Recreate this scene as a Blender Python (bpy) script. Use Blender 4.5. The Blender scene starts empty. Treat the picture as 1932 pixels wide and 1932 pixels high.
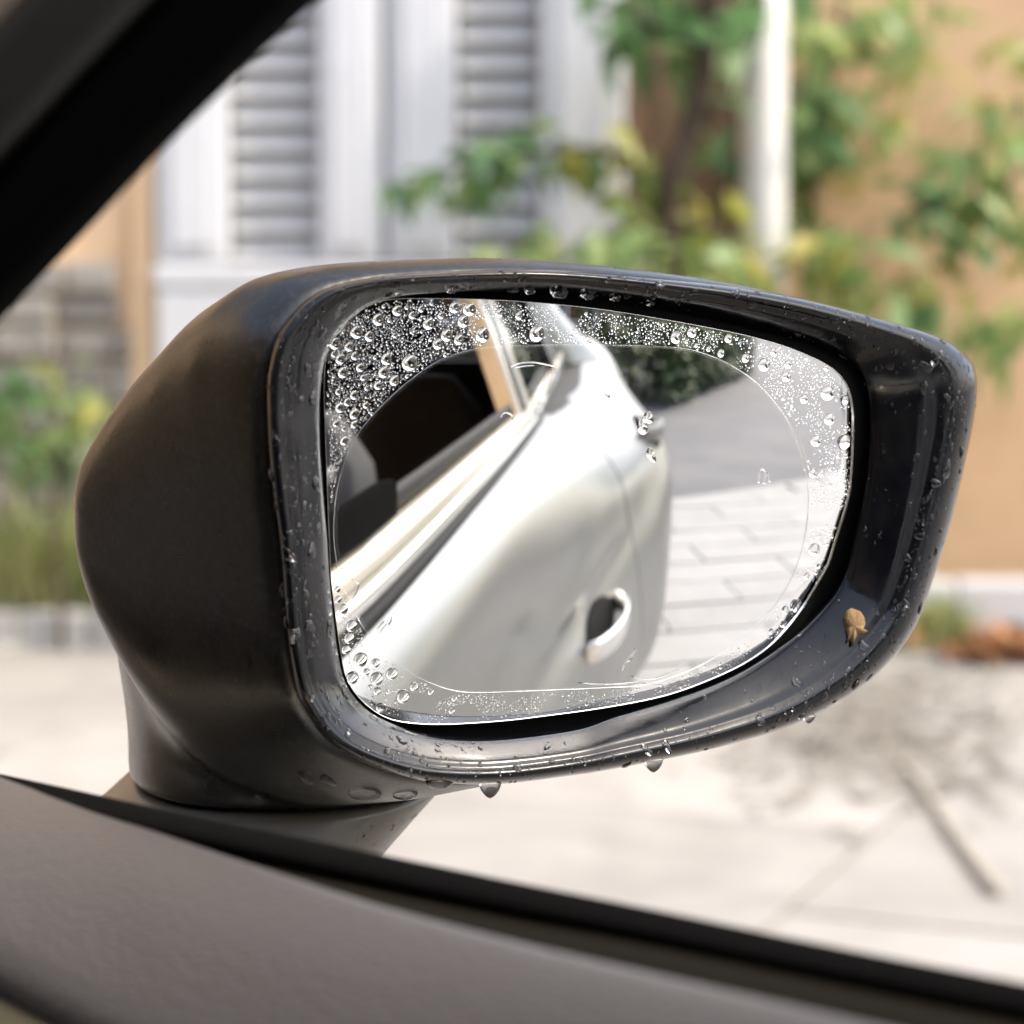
import bpy, bmesh, math, random
import numpy as np
from mathutils import Vector, Matrix, noise as mnoise

random.seed(7)
SC = bpy.context.scene
COL = SC.collection
rad = math.radians

# ------------------------------------------------------------------ camera
S = 966.0
T = math.tan(rad(13.25))
AZ = rad(50)
HZ = 640
PITCH = math.atan((966 - HZ) / S * T)
CAM = np.array([-.41, -.43, 1.13])
FW = np.array([math.sin(AZ) * math.cos(PITCH), math.cos(AZ) * math.cos(PITCH), -math.sin(PITCH)])
RT = np.array([math.cos(AZ), -math.sin(AZ), 0.0])
UP = np.cross(RT, FW)
HF = np.array([math.sin(AZ), math.cos(AZ), 0.0])
cd = bpy.data.cameras.new('camera')
cam = bpy.data.objects.new('camera', cd)
COL.objects.link(cam)
cam.matrix_world = Matrix(((RT[0], UP[0], -FW[0], CAM[0]), (RT[1], UP[1], -FW[1], CAM[1]),
                           (RT[2], UP[2], -FW[2], CAM[2]), (0, 0, 0, 1)))
cd.sensor_width = 36
cd.angle = rad(26.5)
cd.clip_start = .02
cd.clip_end = 400
cd.dof.use_dof = True
cd.dof.focus_distance = .72
cd.dof.aperture_fstop = 9.0
SC.camera = cam

# ------------------------------------------------------------------ light
SUN_AZ, SUN_EL = rad(158), rad(50)          # azimuth from +Y towards +X
w = bpy.data.worlds.new('World')
SC.world = w
w.use_nodes = True
nt = w.node_tree
bg = nt.nodes['Background']
sky = nt.nodes.new('ShaderNodeTexSky')
sky.sky_type = 'NISHITA'
sky.sun_disc = False
sky.sun_elevation = SUN_EL
sky.sun_rotation = SUN_AZ
sky.dust_density = 3.0
sky.air_density = 1.0
hz_ = nt.nodes.new('ShaderNodeHueSaturation')      # hazy, washed-out sky
hz_.inputs['Saturation'].default_value = .66
nt.links.new(sky.outputs[0], hz_.inputs['Color'])
nt.links.new(hz_.outputs[0], bg.inputs[0])
bg.inputs[1].default_value = .15
sl = bpy.data.lights.new('sun', 'SUN')
sl.energy = 1.05
sl.angle = rad(2.5)
sl.color = (1.0, .87, .68)
sun = bpy.data.objects.new('sun', sl)
COL.objects.link(sun)
sd = Vector((math.sin(SUN_AZ) * math.cos(SUN_EL), math.cos(SUN_AZ) * math.cos(SUN_EL), math.sin(SUN_EL)))
sun.rotation_euler = sd.to_track_quat('Z', 'Y').to_euler()
sun.location = (6, 4, 9)

SC.view_settings.view_transform = 'Standard'
SC.view_settings.look = 'None'
SC.view_settings.gamma = 1
SC.view_settings.use_curve_mapping = False
SC.view_settings.exposure = 1.7
SC.render.engine = 'CYCLES'
cy = SC.cycles
cy.use_denoising = True
cy.max_bounces = 12
cy.transmission_bounces = 10
cy.glossy_bounces = 6
cy.transparent_max_bounces = 12
cy.caustics_reflective = False
cy.caustics_refractive = False
cy.blur_glossy = .3
cy.sample_clamp_indirect = 6


# ------------------------------------------------------------------ helpers
def nrm(a):
    a = np.array(a, float)
    return a / np.linalg.norm(a)


def ray(u, v):
    return nrm(FW + RT * ((u - 966) / S * T) + UP * ((966 - v) / S * T))


def on_plane(u, v, p0, n):
    """point of the plane (p0, n) that stands where the survey sight line (u, v) meets it"""
    d = ray(u, v)
    return CAM + d * (np.dot(np.array(p0) - CAM, n) / np.dot(d, n))


def on_x(u, v, x):
    return on_plane(u, v, (x, 0, 0), np.array([1.0, 0, 0]))


def wall_pt(u, v, D):
    """point on an upright plane D metres ahead of the camera"""
    return on_plane(u, v, CAM + HF * D, HF)


def wall_xyz(s, z, D):
    return np.array([CAM[0], CAM[1], 0]) + RT * s + HF * D + np.array([0, 0, z])


def su(u, D):
    return (u - 966) / S * T * D


def zv(v, D):
    return 1.13 + (HZ - v) / S * T * D


ORG = {}


def put(o, parent=None, origin=(0, 0, 0)):
    COL.objects.link(o)
    if parent is not None:
        o.parent = parent
    return o


def empty(name, label, cat, loc, group=None, kind=None):
    o = bpy.data.objects.new(name, None)
    o.empty_display_size = .1
    COL.objects.link(o)
    o.location = tuple(float(c) for c in loc)
    ORG[o.name] = np.array(loc, float)
    tag(o, label, cat, group, kind)
    return o


def tag(o, label=None, cat=None, group=None, kind=None):
    if label: o['label'] = label
    if cat: o['category'] = cat
    if group: o['group'] = group
    if kind: o['kind'] = kind
    return o


def mesh_obj(name, V, F, mat, parent=None, smooth=True, origin=None):
    """one mesh object; V in world metres, its origin at the parent's origin (or at `origin`)"""
    if origin is None:
        origin = ORG[parent.name] if parent is not None else np.zeros(3)
    origin = np.array(origin, float)
    me = bpy.data.meshes.new(name)
    me.from_pydata([tuple(np.array(p) - origin) for p in V], [], F)
    me.validate()
    me.update()
    bm = bmesh.new()
    bm.from_mesh(me)
    bmesh.ops.recalc_face_normals(bm, faces=bm.faces)
    bm.to_mesh(me)
    bm.free()
    if smooth:
        me.polygons.foreach_set('use_smooth', [True] * len(me.polygons))
    o = bpy.data.objects.new(name, me)
    COL.objects.link(o)
    if mat is not None:
        me.materials.append(mat)
    if parent is not None:
        o.parent = parent
        o.location = tuple(origin - ORG[parent.name])
    else:
        o.location = tuple(origin)
    ORG[o.name] = origin
    return o


def inst(name, me, parent, loc, rot=(0, 0, 0), scale=(1, 1, 1), mat4=None):
    o = bpy.data.objects.new(name, me)
    COL.objects.link(o)
    if parent is not None:
        o.parent = parent
    base = ORG[parent.name] if parent is not None else np.zeros(3)
    l = np.array(loc, float) - base
    if mat4 is not None:
        m = mat4.copy()
        m.translation = Vector(l)
        o.matrix_basis = m
    else:
        o.location = tuple(l)
        o.rotation_euler = rot
        o.scale = scale
    return o


def loft(loops, closed=True, cap0=False, cap1=False):
    n = len(loops[0])
    V = [p for L in loops for p in L]
    F = []
    for k in range(len(loops) - 1):
        for i in range(n if closed else n - 1):
            j = (i + 1) % n
            F.append((k * n + i, k * n + j, (k + 1) * n + j, (k + 1) * n + i))
    if cap0: F.append(tuple(range(n)))
    if cap1: F.append(tuple((len(loops) - 1) * n + i for i in range(n)))
    return V, F


def box(V, F, c, ax, ay, az, hx, hy, hz, bev=0):
    """append a box (with small chamfer when bev) with axes ax, ay, az"""
    c = np.array(c, float)
    if bev <= 0:
        b = len(V)
        for sx, sy, sz in ((-1, -1, -1), (1, -1, -1), (1, 1, -1), (-1, 1, -1), (-1, -1, 1), (1, -1, 1), (1, 1, 1), (-1, 1, 1)):
            V.append(c + ax * hx * sx + ay * hy * sy + az * hz * sz)
        F += [(b, b + 3, b + 2, b + 1), (b + 4, b + 5, b + 6, b + 7), (b, b + 1, b + 5, b + 4), (b + 1, b + 2, b + 6, b + 5),
              (b + 2, b + 3, b + 7, b + 6), (b + 3, b, b + 4, b + 7)]
        return
    b = len(V)
    rings = [(-hz, bev), (-hz + bev, 0), (hz - bev, 0), (hz, bev)]
    for z, ins in rings:
        x, y, q = hx - ins, hy - ins, bev
        for px, py in ((-x + q, -y), (x - q, -y), (x, -y + q), (x, y - q), (x - q, y), (-x + q, y), (-x, y - q), (-x, -y + q)):
            V.append(c + ax * px + ay * py + az * z)
    for k in range(3):
        for i in range(8):
            j = (i + 1) % 8
            F.append((b + k * 8 + i, b + k * 8 + j, b + k * 8 + 8 + j, b + k * 8 + 8 + i))
    F.append(tuple(b + i for i in reversed(range(8))))
    F.append(tuple(b + 24 + i for i in range(8)))


EX, EY, EZ = np.eye(3)


def tube(V, F, pts, rads, seg=8):
    b0 = len(V)
    P = [np.array(p, float) for p in pts]
    for k, p in enumerate(P):
        t = nrm(P[min(k + 1, len(P) - 1)] - P[max(k - 1, 0)])
        a = nrm(np.cross(t, (0.3, .2, .93) if abs(t[2]) < .9 else (1, 0, 0)))
        b = np.cross(t, a)
        for i in range(seg):
            an = 2 * math.pi * i / seg
            V.append(p + (a * math.cos(an) + b * math.sin(an)) * rads[k])
    for k in range(len(P) - 1):
        for i in range(seg):
            j = (i + 1) % seg
            F.append((b0 + k * seg + i, b0 + k * seg + j, b0 + (k + 1) * seg + j, b0 + (k + 1) * seg + i))
    F.append(tuple(b0 + i for i in reversed(range(seg))))
    F.append(tuple(b0 + (len(P) - 1) * seg + i for i in range(seg)))


def crspline(pts, n, closed=False):
    """Catmull-Rom resampled evenly by arc length"""
    P = np.array(pts, float)
    m = len(P)
    dense = []
    rng = m if closed else m - 1
    for i in range(rng):
        if closed:
            a, b, c, d = P[(i - 1) % m], P[i], P[(i + 1) % m], P[(i + 2) % m]
        else:
            a, b, c, d = P[max(i - 1, 0)], P[i], P[i + 1], P[min(i + 2, m - 1)]
        for k in range(12):
            t = k / 12
            dense.append(.5 * (2 * b + (c - a) * t + (2 * a - 5 * b + 4 * c - d) * t * t + (3 * b - a - 3 * c + d) * t ** 3))
    dense.append(P[0] if closed else P[-1])
    D = np.array(dense)
    L = np.concatenate([[0], np.cumsum(np.linalg.norm(np.diff(D, axis=0), axis=1))])
    q = np.linspace(0, L[-1], n + 1)[:-1] if closed else np.linspace(0, L[-1], n)
    return np.stack([np.interp(q, L, D[:, k]) for k in range(D.shape[1])], 1)


# ------------------------------------------------------------------ materials
def newmat(name):
    m = bpy.data.materials.new(name)
    m.use_nodes = True
    n = m.node_tree.nodes
    return m, n, m.node_tree.links, n['Principled BSDF']


def pmat(name, col, rough=.5, metal=0., spec=.5, coat=0., coat_rough=.05, var=.0, nscale=8., bump=0., bscale=200., bdist=.001,
         detail=4, rough_var=0., sheen=0., stain=None, stain_scale=3., stain_amt=.5, obj_var=0., bstretch=None):
    m, n, l, p = newmat(name)
    p.inputs['Roughness'].default_value = rough
    p.inputs['Metallic'].default_value = metal
    p.inputs['Specular IOR Level'].default_value = spec
    p.inputs['Coat Weight'].default_value = coat
    p.inputs['Coat Roughness'].default_value = coat_rough
    p.inputs['Sheen Weight'].default_value = sheen
    tc = n.new('ShaderNodeTexCoord')
    src = None
    base = n.new('ShaderNodeRGB')
    base.outputs[0].default_value = (*col, 1)
    src = base.outputs[0]
    if var > 0:
        tx = n.new('ShaderNodeTexNoise')
        tx.inputs['Scale'].default_value = nscale
        tx.inputs['Detail'].default_value = 6
        tx.inputs['Roughness'].default_value = .62
        l.new(tc.outputs['Object'], tx.inputs['Vector'])
        mr = n.new('ShaderNodeMapRange')
        mr.inputs[1].default_value = .25
        mr.inputs[2].default_value = .75
        mr.inputs[3].default_value = 1 - var
        mr.inputs[4].default_value = 1 + var
        l.new(tx.outputs['Fac'], mr.inputs[0])
        mx = n.new('ShaderNodeMix')
        mx.data_type = 'RGBA'
        mx.blend_type = 'MULTIPLY'
        mx.inputs[0].default_value = 1
        l.new(src, mx.inputs[6])
        l.new(mr.outputs[0], mx.inputs[7])
        src = mx.outputs[2]
    if stain is not None:
        tx = n.new('ShaderNodeTexNoise')
        tx.inputs['Scale'].default_value = stain_scale
        tx.inputs['Detail'].default_value = 8
        tx.inputs['Roughness'].default_value = .65
        l.new(tc.outputs['Object'], tx.inputs['Vector'])
        mr = n.new('ShaderNodeMapRange')
        mr.inputs[1].default_value = .48
        mr.inputs[2].default_value = .68
        mr.inputs[4].default_value = stain_amt
        l.new(tx.outputs['Fac'], mr.inputs[0])
        mx = n.new('ShaderNodeMix')
        mx.data_type = 'RGBA'
        l.new(mr.outputs[0], mx.inputs[0])
        l.new(src, mx.inputs[6])
        mx.inputs[7].default_value = (*stain, 1)
        src = mx.outputs[2]
    if obj_var > 0:
        oi = n.new('ShaderNodeObjectInfo')
        mr = n.new('ShaderNodeMapRange')
        mr.inputs[3].default_value = 1 - obj_var
        mr.inputs[4].default_value = 1 + obj_var
        l.new(oi.outputs['Random'], mr.inputs[0])
        mx = n.new('ShaderNodeMix')
        mx.data_type = 'RGBA'
        mx.blend_type = 'MULTIPLY'
        mx.inputs[0].default_value = 1
        l.new(src, mx.inputs[6])
        l.new(mr.outputs[0], mx.inputs[7])
        src = mx.outputs[2]
    l.new(src, p.inputs['Base Color'])
    if rough_var > 0:
        tx = n.new('ShaderNodeTexNoise')
        tx.inputs['Scale'].default_value = nscale * 2
        tx.inputs['Detail'].default_value = 5
        l.new(tc.outputs['Object'], tx.inputs['Vector'])
        mr = n.new('ShaderNodeMapRange')
        mr.inputs[1].default_value = .3
        mr.inputs[2].default_value = .7
        mr.inputs[3].default_value = max(0, rough - rough_var)
        mr.inputs[4].default_value = min(1, rough + rough_var)
        l.new(tx.outputs['Fac'], mr.inputs[0])
        l.new(mr.outputs[0], p.inputs['Roughness'])
    if bump > 0:
        tx = n.new('ShaderNodeTexNoise')
        tx.inputs['Scale'].default_value = bscale
        tx.inputs['Detail'].default_value = detail
        if bstretch:
            mp = n.new('ShaderNodeMapping')
            mp.inputs['Scale'].default_value = bstretch
            l.new(tc.outputs['Object'], mp.inputs['Vector'])
            l.new(mp.outputs[0], tx.inputs['Vector'])
        else:
            l.new(tc.outputs['Object'], tx.inputs['Vector'])
        bp = n.new('ShaderNodeBump')
        bp.inputs['Strength'].default_value = bump
        bp.inputs['Distance'].default_value = bdist
        l.new(tx.outputs['Fac'], bp.inputs['Height'])
        l.new(bp.outputs[0], p.inputs['Normal'])
    return m


def leather_mat():
    m, n, l, p = newmat('grained_vinyl')
    p.inputs['Base Color'].default_value = (.074, .067, .064, 1)
    p.inputs['Roughness'].default_value = .42
    p.inputs['Specular IOR Level'].default_value = .5
    tc = n.new('ShaderNodeTexCoord')
    mp = n.new('ShaderNodeMapping')
    mp.inputs['Scale'].default_value = (1, .8, 1)
    l.new(tc.outputs['Object'], mp.inputs['Vector'])
    vo = n.new('ShaderNodeTexVoronoi')
    vo.feature = 'SMOOTH_F1'
    vo.inputs['Scale'].default_value = 640
    vo.inputs['Smoothness'].default_value = .35
    l.new(mp.outputs[0], vo.inputs['Vector'])
    nz_ = n.new('ShaderNodeTexNoise')
    nz_.inputs['Scale'].default_value = 1400
    l.new(tc.outputs['Object'], nz_.inputs['Vector'])
    ad = n.new('ShaderNodeMath')
    ad.operation = 'MULTIPLY_ADD'
    l.new(nz_.outputs['Fac'], ad.inputs[0])
    ad.inputs[1].default_value = .35
    l.new(vo.outputs['Distance'], ad.inputs[2])
    bp = n.new('ShaderNodeBump')
    bp.invert = True
    bp.inputs['Strength'].default_value = .45
    bp.inputs['Distance'].default_value = .0006
    l.new(ad.outputs[0], bp.inputs['Height'])
    l.new(bp.outputs[0], p.inputs['Normal'])
    return m


def leaf_mat(name, c1, c2, c3):
    m, n, l, p = newmat(name)
    oi = n.new('ShaderNodeObjectInfo')
    cr = n.new('ShaderNodeValToRGB')
    cr.color_ramp.elements[0].color = (*c1, 1)
    cr.color_ramp.elements[1].color = (*c3, 1)
    e = cr.color_ramp.elements.new(.55)
    e.color = (*c2, 1)
    l.new(oi.outputs['Random'], cr.inputs[0])
    tc = n.new('ShaderNodeTexCoord')
    tx = n.new('ShaderNodeTexNoise')
    tx.inputs['Scale'].default_value = 9
    l.new(tc.outputs['Object'], tx.inputs['Vector'])
    mr = n.new('ShaderNodeMapRange')
    mr.inputs[3].default_value = .7
    mr.inputs[4].default_value = 1.3
    l.new(tx.outputs['Fac'], mr.inputs[0])
    mx = n.new('ShaderNodeMix')
    mx.data_type = 'RGBA'
    mx.blend_type = 'MULTIPLY'
    mx.inputs[0].default_value = 1
    l.new(cr.outputs[0], mx.inputs[6])
    l.new(mr.outputs[0], mx.inputs[7])
    p.inputs['Roughness'].default_value = .42
    l.new(mx.outputs[2], p.inputs['Base Color'])
    tr = n.new('ShaderNodeBsdfTranslucent')
    hs = n.new('ShaderNodeHueSaturation')
    hs.inputs['Value'].default_value = 1.6
    l.new(mx.outputs[2], hs.inputs['Color'])
    l.new(hs.outputs[0], tr.inputs[0])
    ms = n.new('ShaderNodeMixShader')
    ms.inputs[0].default_value = .35
    l.new(p.outputs[0], ms.inputs[1])
    l.new(tr.outputs[0], ms.inputs[2])
    l.new(ms.outputs[0], n['Material Output'].inputs[0])
    return m


def water_mat():
    m, n, l, p = newmat('water')
    p.inputs['Base Color'].default_value = (1, 1, 1, 1)
    p.inputs['Roughness'].default_value = 0
    p.inputs['IOR'].default_value = 1.333
    p.inputs['Transmission Weight'].default_value = 1
    return m


def pane_mat(name, tint, trans):
    m, n, l, p = newmat(name)
    p.inputs['Base Color'].default_value = (*tint, 1)
    p.inputs['Roughness'].default_value = .02
    p.inputs['IOR'].default_value = 1.5
    t = n.new('ShaderNodeBsdfTransparent')
    ms = n.new('ShaderNodeMixShader')
    ms.inputs[0].default_value = trans
    l.new(p.outputs[0], ms.inputs[1])
    l.new(t.outputs[0], ms.inputs[2])
    l.new(ms.outputs[0], n['Material Output'].inputs[0])
    return m


M_HOUS = pmat('matt_black_plastic', (.0045, .0040, .0034), .30, spec=.62, var=.12, nscale=30, bump=.10, bscale=900, bdist=.0004, rough_var=.05, stain=(.05, .045, .04), stain_scale=420, stain_amt=.35)
M_FOOT = pmat('lightened_satin_plastic', (.13, .115, .095), .34, spec=.5, var=.12, nscale=30, bump=.1, bscale=900, bdist=.0004)  # shell plastic lightened in colour, standing in for light falling on the foot
M_SEAL = pmat('seal_black', (.002, .002, .002), .95, spec=.03)
M_BEZ = pmat('gloss_black_plastic', (.0030, .0034, .0050), .16, spec=.34, coat=0., coat_rough=.06, var=.2, nscale=50, bump=.16, bscale=110, bdist=.0007, rough_var=.07)
M_GAP = pmat('gap_black', (.004, .004, .004), .8, spec=.1)
M_SILVER = pmat('silver_paint', (.21, .21, .20), .30, metal=.85, coat=.08, coat_rough=.10, bump=.05, bscale=2200, bdist=.0002)
M_CHROME = pmat('polished_chrome', (.86, .85, .83), .08, metal=1., bump=.05, bscale=25, bdist=.001)
M_CREAM = pmat('satin_trim', (.74, .66, .52), .22, metal=.6, coat=.5)
M_RUBBER = pmat('black_rubber', (.005, .0047, .0045), .6, spec=.18, bump=.2, bscale=1500, bdist=.0005)
M_FELT = pmat('black_flock', (.0016, .0014, .0013), 1.0, spec=.02, sheen=.02, bump=.6, bscale=2500, bdist=.001)
M_LEATHER = leather_mat()
M_OLIVE = pmat('olive_plastic', (.009, .0072, .0042), .6, spec=.08, bump=.2, bscale=1500, bdist=.0004)
M_FABRIC = pmat('olive_fabric', (.045, .037, .018), .9, spec=.2, sheen=.1, bump=.8, bscale=900, bdist=.0012, bstretch=(1, 1, .25))
M_TRIM = pmat('pillar_trim', (.020, .019, .017), .6, spec=.25, bump=.25, bscale=800, bdist=.0006)
M_DARKIN = pmat('dark_interior', (.013, .013, .014), .7, spec=.2, var=.3)
M_BROWNIN = pmat('brown_seat', (.060, .054, .052), .75, spec=.2, var=.3)
M_SEAT = pmat('grey_seat', (.10, .10, .10), .8, spec=.2, var=.1, bump=.3, bscale=700)
M_WATER = water_mat()
M_TINT = pane_mat('tinted_glass', (.006, .008, .012), .10)
M_CLEAR = pane_mat('clear_glass', (.02, .02, .02), .9)
M_PEACH = pmat('peach_render', (.74, .52, .32), .85, var=.10, nscale=2.5, bump=.3, bscale=60, bdist=.004, stain=(.40, .25, .13), stain_scale=1.3, stain_amt=.4)
M_TAN = pmat('tan_render', (.53, .355, .21), .88, var=.13, nscale=1.6, bump=.4, bscale=50, bdist=.005, stain=(.35, .225, .115), stain_scale=1.1, stain_amt=.85)
M_WHITE = pmat('white_paint', (.63, .635, .65), .5, var=.04, nscale=3, bump=.15, bscale=60, bdist=.002)
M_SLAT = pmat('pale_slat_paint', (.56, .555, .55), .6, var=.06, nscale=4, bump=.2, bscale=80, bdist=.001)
M_SHUT = pmat('shutter_back_shade', (.36, .355, .35), .7)  # back panel darkened to paint in the shade between slats
M_WOOD = pmat('dark_brown_wood', (.13, .078, .043), .6, var=.3, nscale=6, bump=.3, bscale=40, bdist=.003)
M_STONE = pmat('grey_stone', (.27, .25, .22), .9, var=.3, nscale=5, bump=.6, bscale=25, bdist=.015, obj_var=.3)
M_POST = pmat('white_post_paint', (.60, .585, .545), .5, var=.08, nscale=3, stain=(.5, .46, .40), stain_scale=4, stain_amt=.4)
M_CONC = pmat('pale_concrete', (.335, .318, .295), .9, var=.12, nscale=5, bump=.4, bscale=60, bdist=.004, stain=(.20, .185, .165), stain_scale=1.7, stain_amt=.5, obj_var=.10)
M_PAVER = pmat('grey_paver', (.30, .297, .29), .85, var=.12, nscale=7, bump=.4, bscale=70, bdist=.003, stain=(.25, .245, .24), stain_scale=3, stain_amt=.4, obj_var=.06)
M_JOINT = pmat('joint_earth', (.27, .252, .23), .95, var=.2, nscale=10)
M_ASPH = pmat('asphalt', (.085, .085, .094), .8, var=.25, nscale=1.2, bump=.5, bscale=120, bdist=.004, stain=(.125, .122, .12), stain_scale=.6, stain_amt=.6)
M_JOINT2 = pmat('paver_joint', (.30, .297, .29), .95, var=.15, nscale=10)
M_GROUND = pmat('dusty_ground', (.22, .20, .17), .95, var=.2, nscale=.8, bump=.4, bscale=30, bdist=.01)
M_KERB = pmat('kerb_concrete', (.34, .33, .31), .9, var=.15, nscale=6, bump=.4, bscale=50, bdist=.004, obj_var=.15)
M_WKERB = pmat('white_kerb_paint', (.52, .52, .52), .7, var=.1, nscale=5, stain=(.45, .43, .40), stain_scale=5, stain_amt=.6)
M_BARK = pmat('bark', (.055, .038, .025), .9, var=.4, nscale=20, bump=.8, bscale=60, bdist=.01)
M_STICK = pmat('dry_wood', (.35, .32, .27), .85, var=.2, nscale=12)
M_LEAF = leaf_mat('leaf_green', (.13, .22, .07), (.24, .33, .12), (.36, .40, .16))
M_LEAFD = leaf_mat('leaf_deep_green', (.075, .16, .065), (.13, .24, .095), (.21, .29, .11))
M_LEAFY = leaf_mat('leaf_yellow_green', (.11, .18, .05), (.25, .27, .06), (.38, .32, .08))
M_DRY = leaf_mat('leaf_dry', (.20, .085, .035), (.30, .14, .06), (.24, .16, .08))
M_STRAW = pmat('dry_straw', (.22, .135, .055), .8, var=.3, nscale=900, bump=.5, bscale=1500, bdist=.0006)
M_BRICKH = pmat('brown_house_wall', (.13, .085, .055), .9, var=.15)
M_ROOF = pmat('roof_brown', (.10, .06, .045), .9, var=.2)

m, n_, l_, p_ = newmat('mirror_silvering')
p_.inputs['Base Color'].default_value = (.93, .935, .93, 1)
p_.inputs['Metallic'].default_value = 1
p_.inputs['Roughness'].default_value = .004
M_MIRROR = m

m, n_, l_, p_ = newmat('clear_film')
fr_t = n_.new('ShaderNodeBsdfTransparent')
fr_g = n_.new('ShaderNodeBsdfGlossy')
fr_g.inputs['Roughness'].default_value = .03
fr_m = n_.new('ShaderNodeMixShader')
fr_m.inputs[0].default_value = .035
l_.new(fr_t.outputs[0], fr_m.inputs[1])
l_.new(fr_g.outputs[0], fr_m.inputs[2])
l_.new(fr_m.outputs[0], n_['Material Output'].inputs[0])
M_FILM = m

# ------------------------------------------------------------------ mirror survey geometry
RS = .85
P0 = CAM + ray(1165, 606) * .715
N0 = nrm(np.array([0, -1.0, 0]) - ray(1165, 606))
O0 = P0 - N0 * RS


def on_glass(u, v, lift=0.):
    R = RS + lift
    d = ray(u, v)
    oc = CAM - O0
    b = oc @ d
    t = -b - math.sqrt(b * b - (oc @ oc - R * R))
    p = CAM + d * t
    return p, (p - O0) / R


CEN = np.array([1110.0, 960.0])
GLASS_PX = [(617, 664), (632, 631), (659, 601), (692, 577), (728, 566), (778, 563), (910, 565), (1022, 572), (1120, 582), (1207, 595), (1346, 620),
            (1439, 641), (1508, 664), (1568, 694), (1601, 731), (1617, 775), (1619, 831), (1612, 896), (1600, 960), (1580, 1022), (1564, 1073),
            (1527, 1143), (1476, 1198), (1416, 1244), (1346, 1279), (1254, 1312), (1138, 1335), (1022, 1351), (943, 1360), (844, 1366), (778, 1364),
            (732, 1355), (699, 1336), (672, 1310), (652, 1277), (642, 1227), (632, 1155), (624, 1088), (621, 1022), (617, 920), (613, 810), (611, 717)]
INNER_PX = [(603, 704), (616, 651), (646, 611), (679, 582), (722, 564), (778, 556), (897, 552), (1009, 554), (1100, 561), (1207, 577), (1346, 603),
            (1485, 637), (1555, 660), (1601, 683), (1624, 706), (1638, 757), (1639, 830), (1633, 896), (1618, 980), (1589, 1092), (1545, 1156),
            (1485, 1212), (1393, 1272), (1281, 1318), (1161, 1353), (1086, 1377), (943, 1396), (844, 1396), (778, 1386), (721, 1366), (679, 1340),
            (646, 1297), (632, 1247), (622, 1171), (614, 1088), (611, 1022), (602, 880), (599, 777)]
OUTER_PX = [(500, 727), (507, 678), (520, 635), (543, 602), (576, 567), (619, 542), (679, 527), (745, 518), (844, 512), (976, 508), (1086, 511),
            (1207, 521), (1393, 542), (1531, 567), (1670, 604), (1763, 632), (1809, 657), (1837, 688), (1844, 729), (1837, 794), (1823, 863),
            (1809, 924), (1784, 1022), (1758, 1101), (1731, 1175), (1694, 1231), (1638, 1286), (1569, 1332), (1485, 1372), (1393, 1400), (1300, 1423),
            (1161, 1450), (1086, 1462), (943, 1479), (828, 1477), (761, 1465), (679, 1436), (622, 1403), (589, 1363), (563, 1320), (550, 1270),
            (540, 1204), (533, 1121), (525, 1022), (512, 930), (503, 830)]
FILM_PX = [(632, 960), (636, 926), (646, 886), (665, 836), (692, 797), (732, 754), (778, 714), (827, 681), (877, 663), (927, 654), (1075, 650),
           (1161, 651), (1281, 656), (1346, 673), (1393, 697), (1430, 724), (1470, 768), (1499, 817), (1522, 896), (1524, 980), (1505, 1065),
           (1465, 1140), (1400, 1205), (1330, 1252), (1231, 1290), (1138, 1298), (1022, 1303), (910, 1307), (861, 1304), (821, 1292), (778, 1272),
           (735, 1235), (698, 1200), (672, 1161), (650, 1111), (636, 1062), (630, 1010)]
NA = 192


def by_angle(pts, n=NA):
    """outline resampled at even angles about CEN, so that outlines can be lofted point by point"""
    P = crspline(pts, 900, closed=True) - CEN
    a = np.unwrap(np.arctan2(P[:, 1], P[:, 0]))
    if a[-1] < a[0]:
        P, a = P[::-1], a[::-1]
    r = np.hypot(P[:, 0], P[:, 1])
    order = np.argsort(np.mod(a, 2 * math.pi))
    am, rm = np.mod(a, 2 * math.pi)[order], r[order]
    am = np.concatenate([[am[-1] - 2 * math.pi], am, [am[0] + 2 * math.pi]])
    rm = np.concatenate([[rm[-1]], rm, [rm[0]]])
    q = np.arange(n) * 2 * math.pi / n
    rr = np.interp(q, am, rm)
    return np.stack([np.cos(q) * rr, np.sin(q) * rr], 1) + CEN


# corners need more samples than flat sides: even angles at 192 are enough at this size
GL, IN, OU, FI = by_angle(GLASS_PX), by_angle(INNER_PX), by_angle(OUTER_PX), by_angle(FILM_PX)
NR = nrm([-.40, -.917, 0.0])
GC, _ = on_glass(1110, 965)
RIM0 = GC + NR * .0125
EA = nrm(np.cross([0, 0, 1.0], NR)) * 1.0       # along the rim, outboard
if EA[0] < 0: EA = -EA


def rim_pt(px, o):
    return on_plane(px[0], px[1], RIM0 - NR * o, NR)


# ------------------------------------------------------------------ the car
CAR0 = np.array([-.85, -.9, 0.0])
car = empty('car', 'silver car seen from its driver seat, window down, with a rain-wet black door mirror', 'car', CAR0)

# --- side mirror: housing
O_at = np.array([rim_pt(p, .008) for p in OU])
A_ = (O_at - RIM0) @ EA
B_ = (O_at - RIM0)[:, 2]
aL, aR, bT, bB = A_.min(), A_.max(), B_.max(), B_.min()
bM = .5 * (bT + bB)


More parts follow.
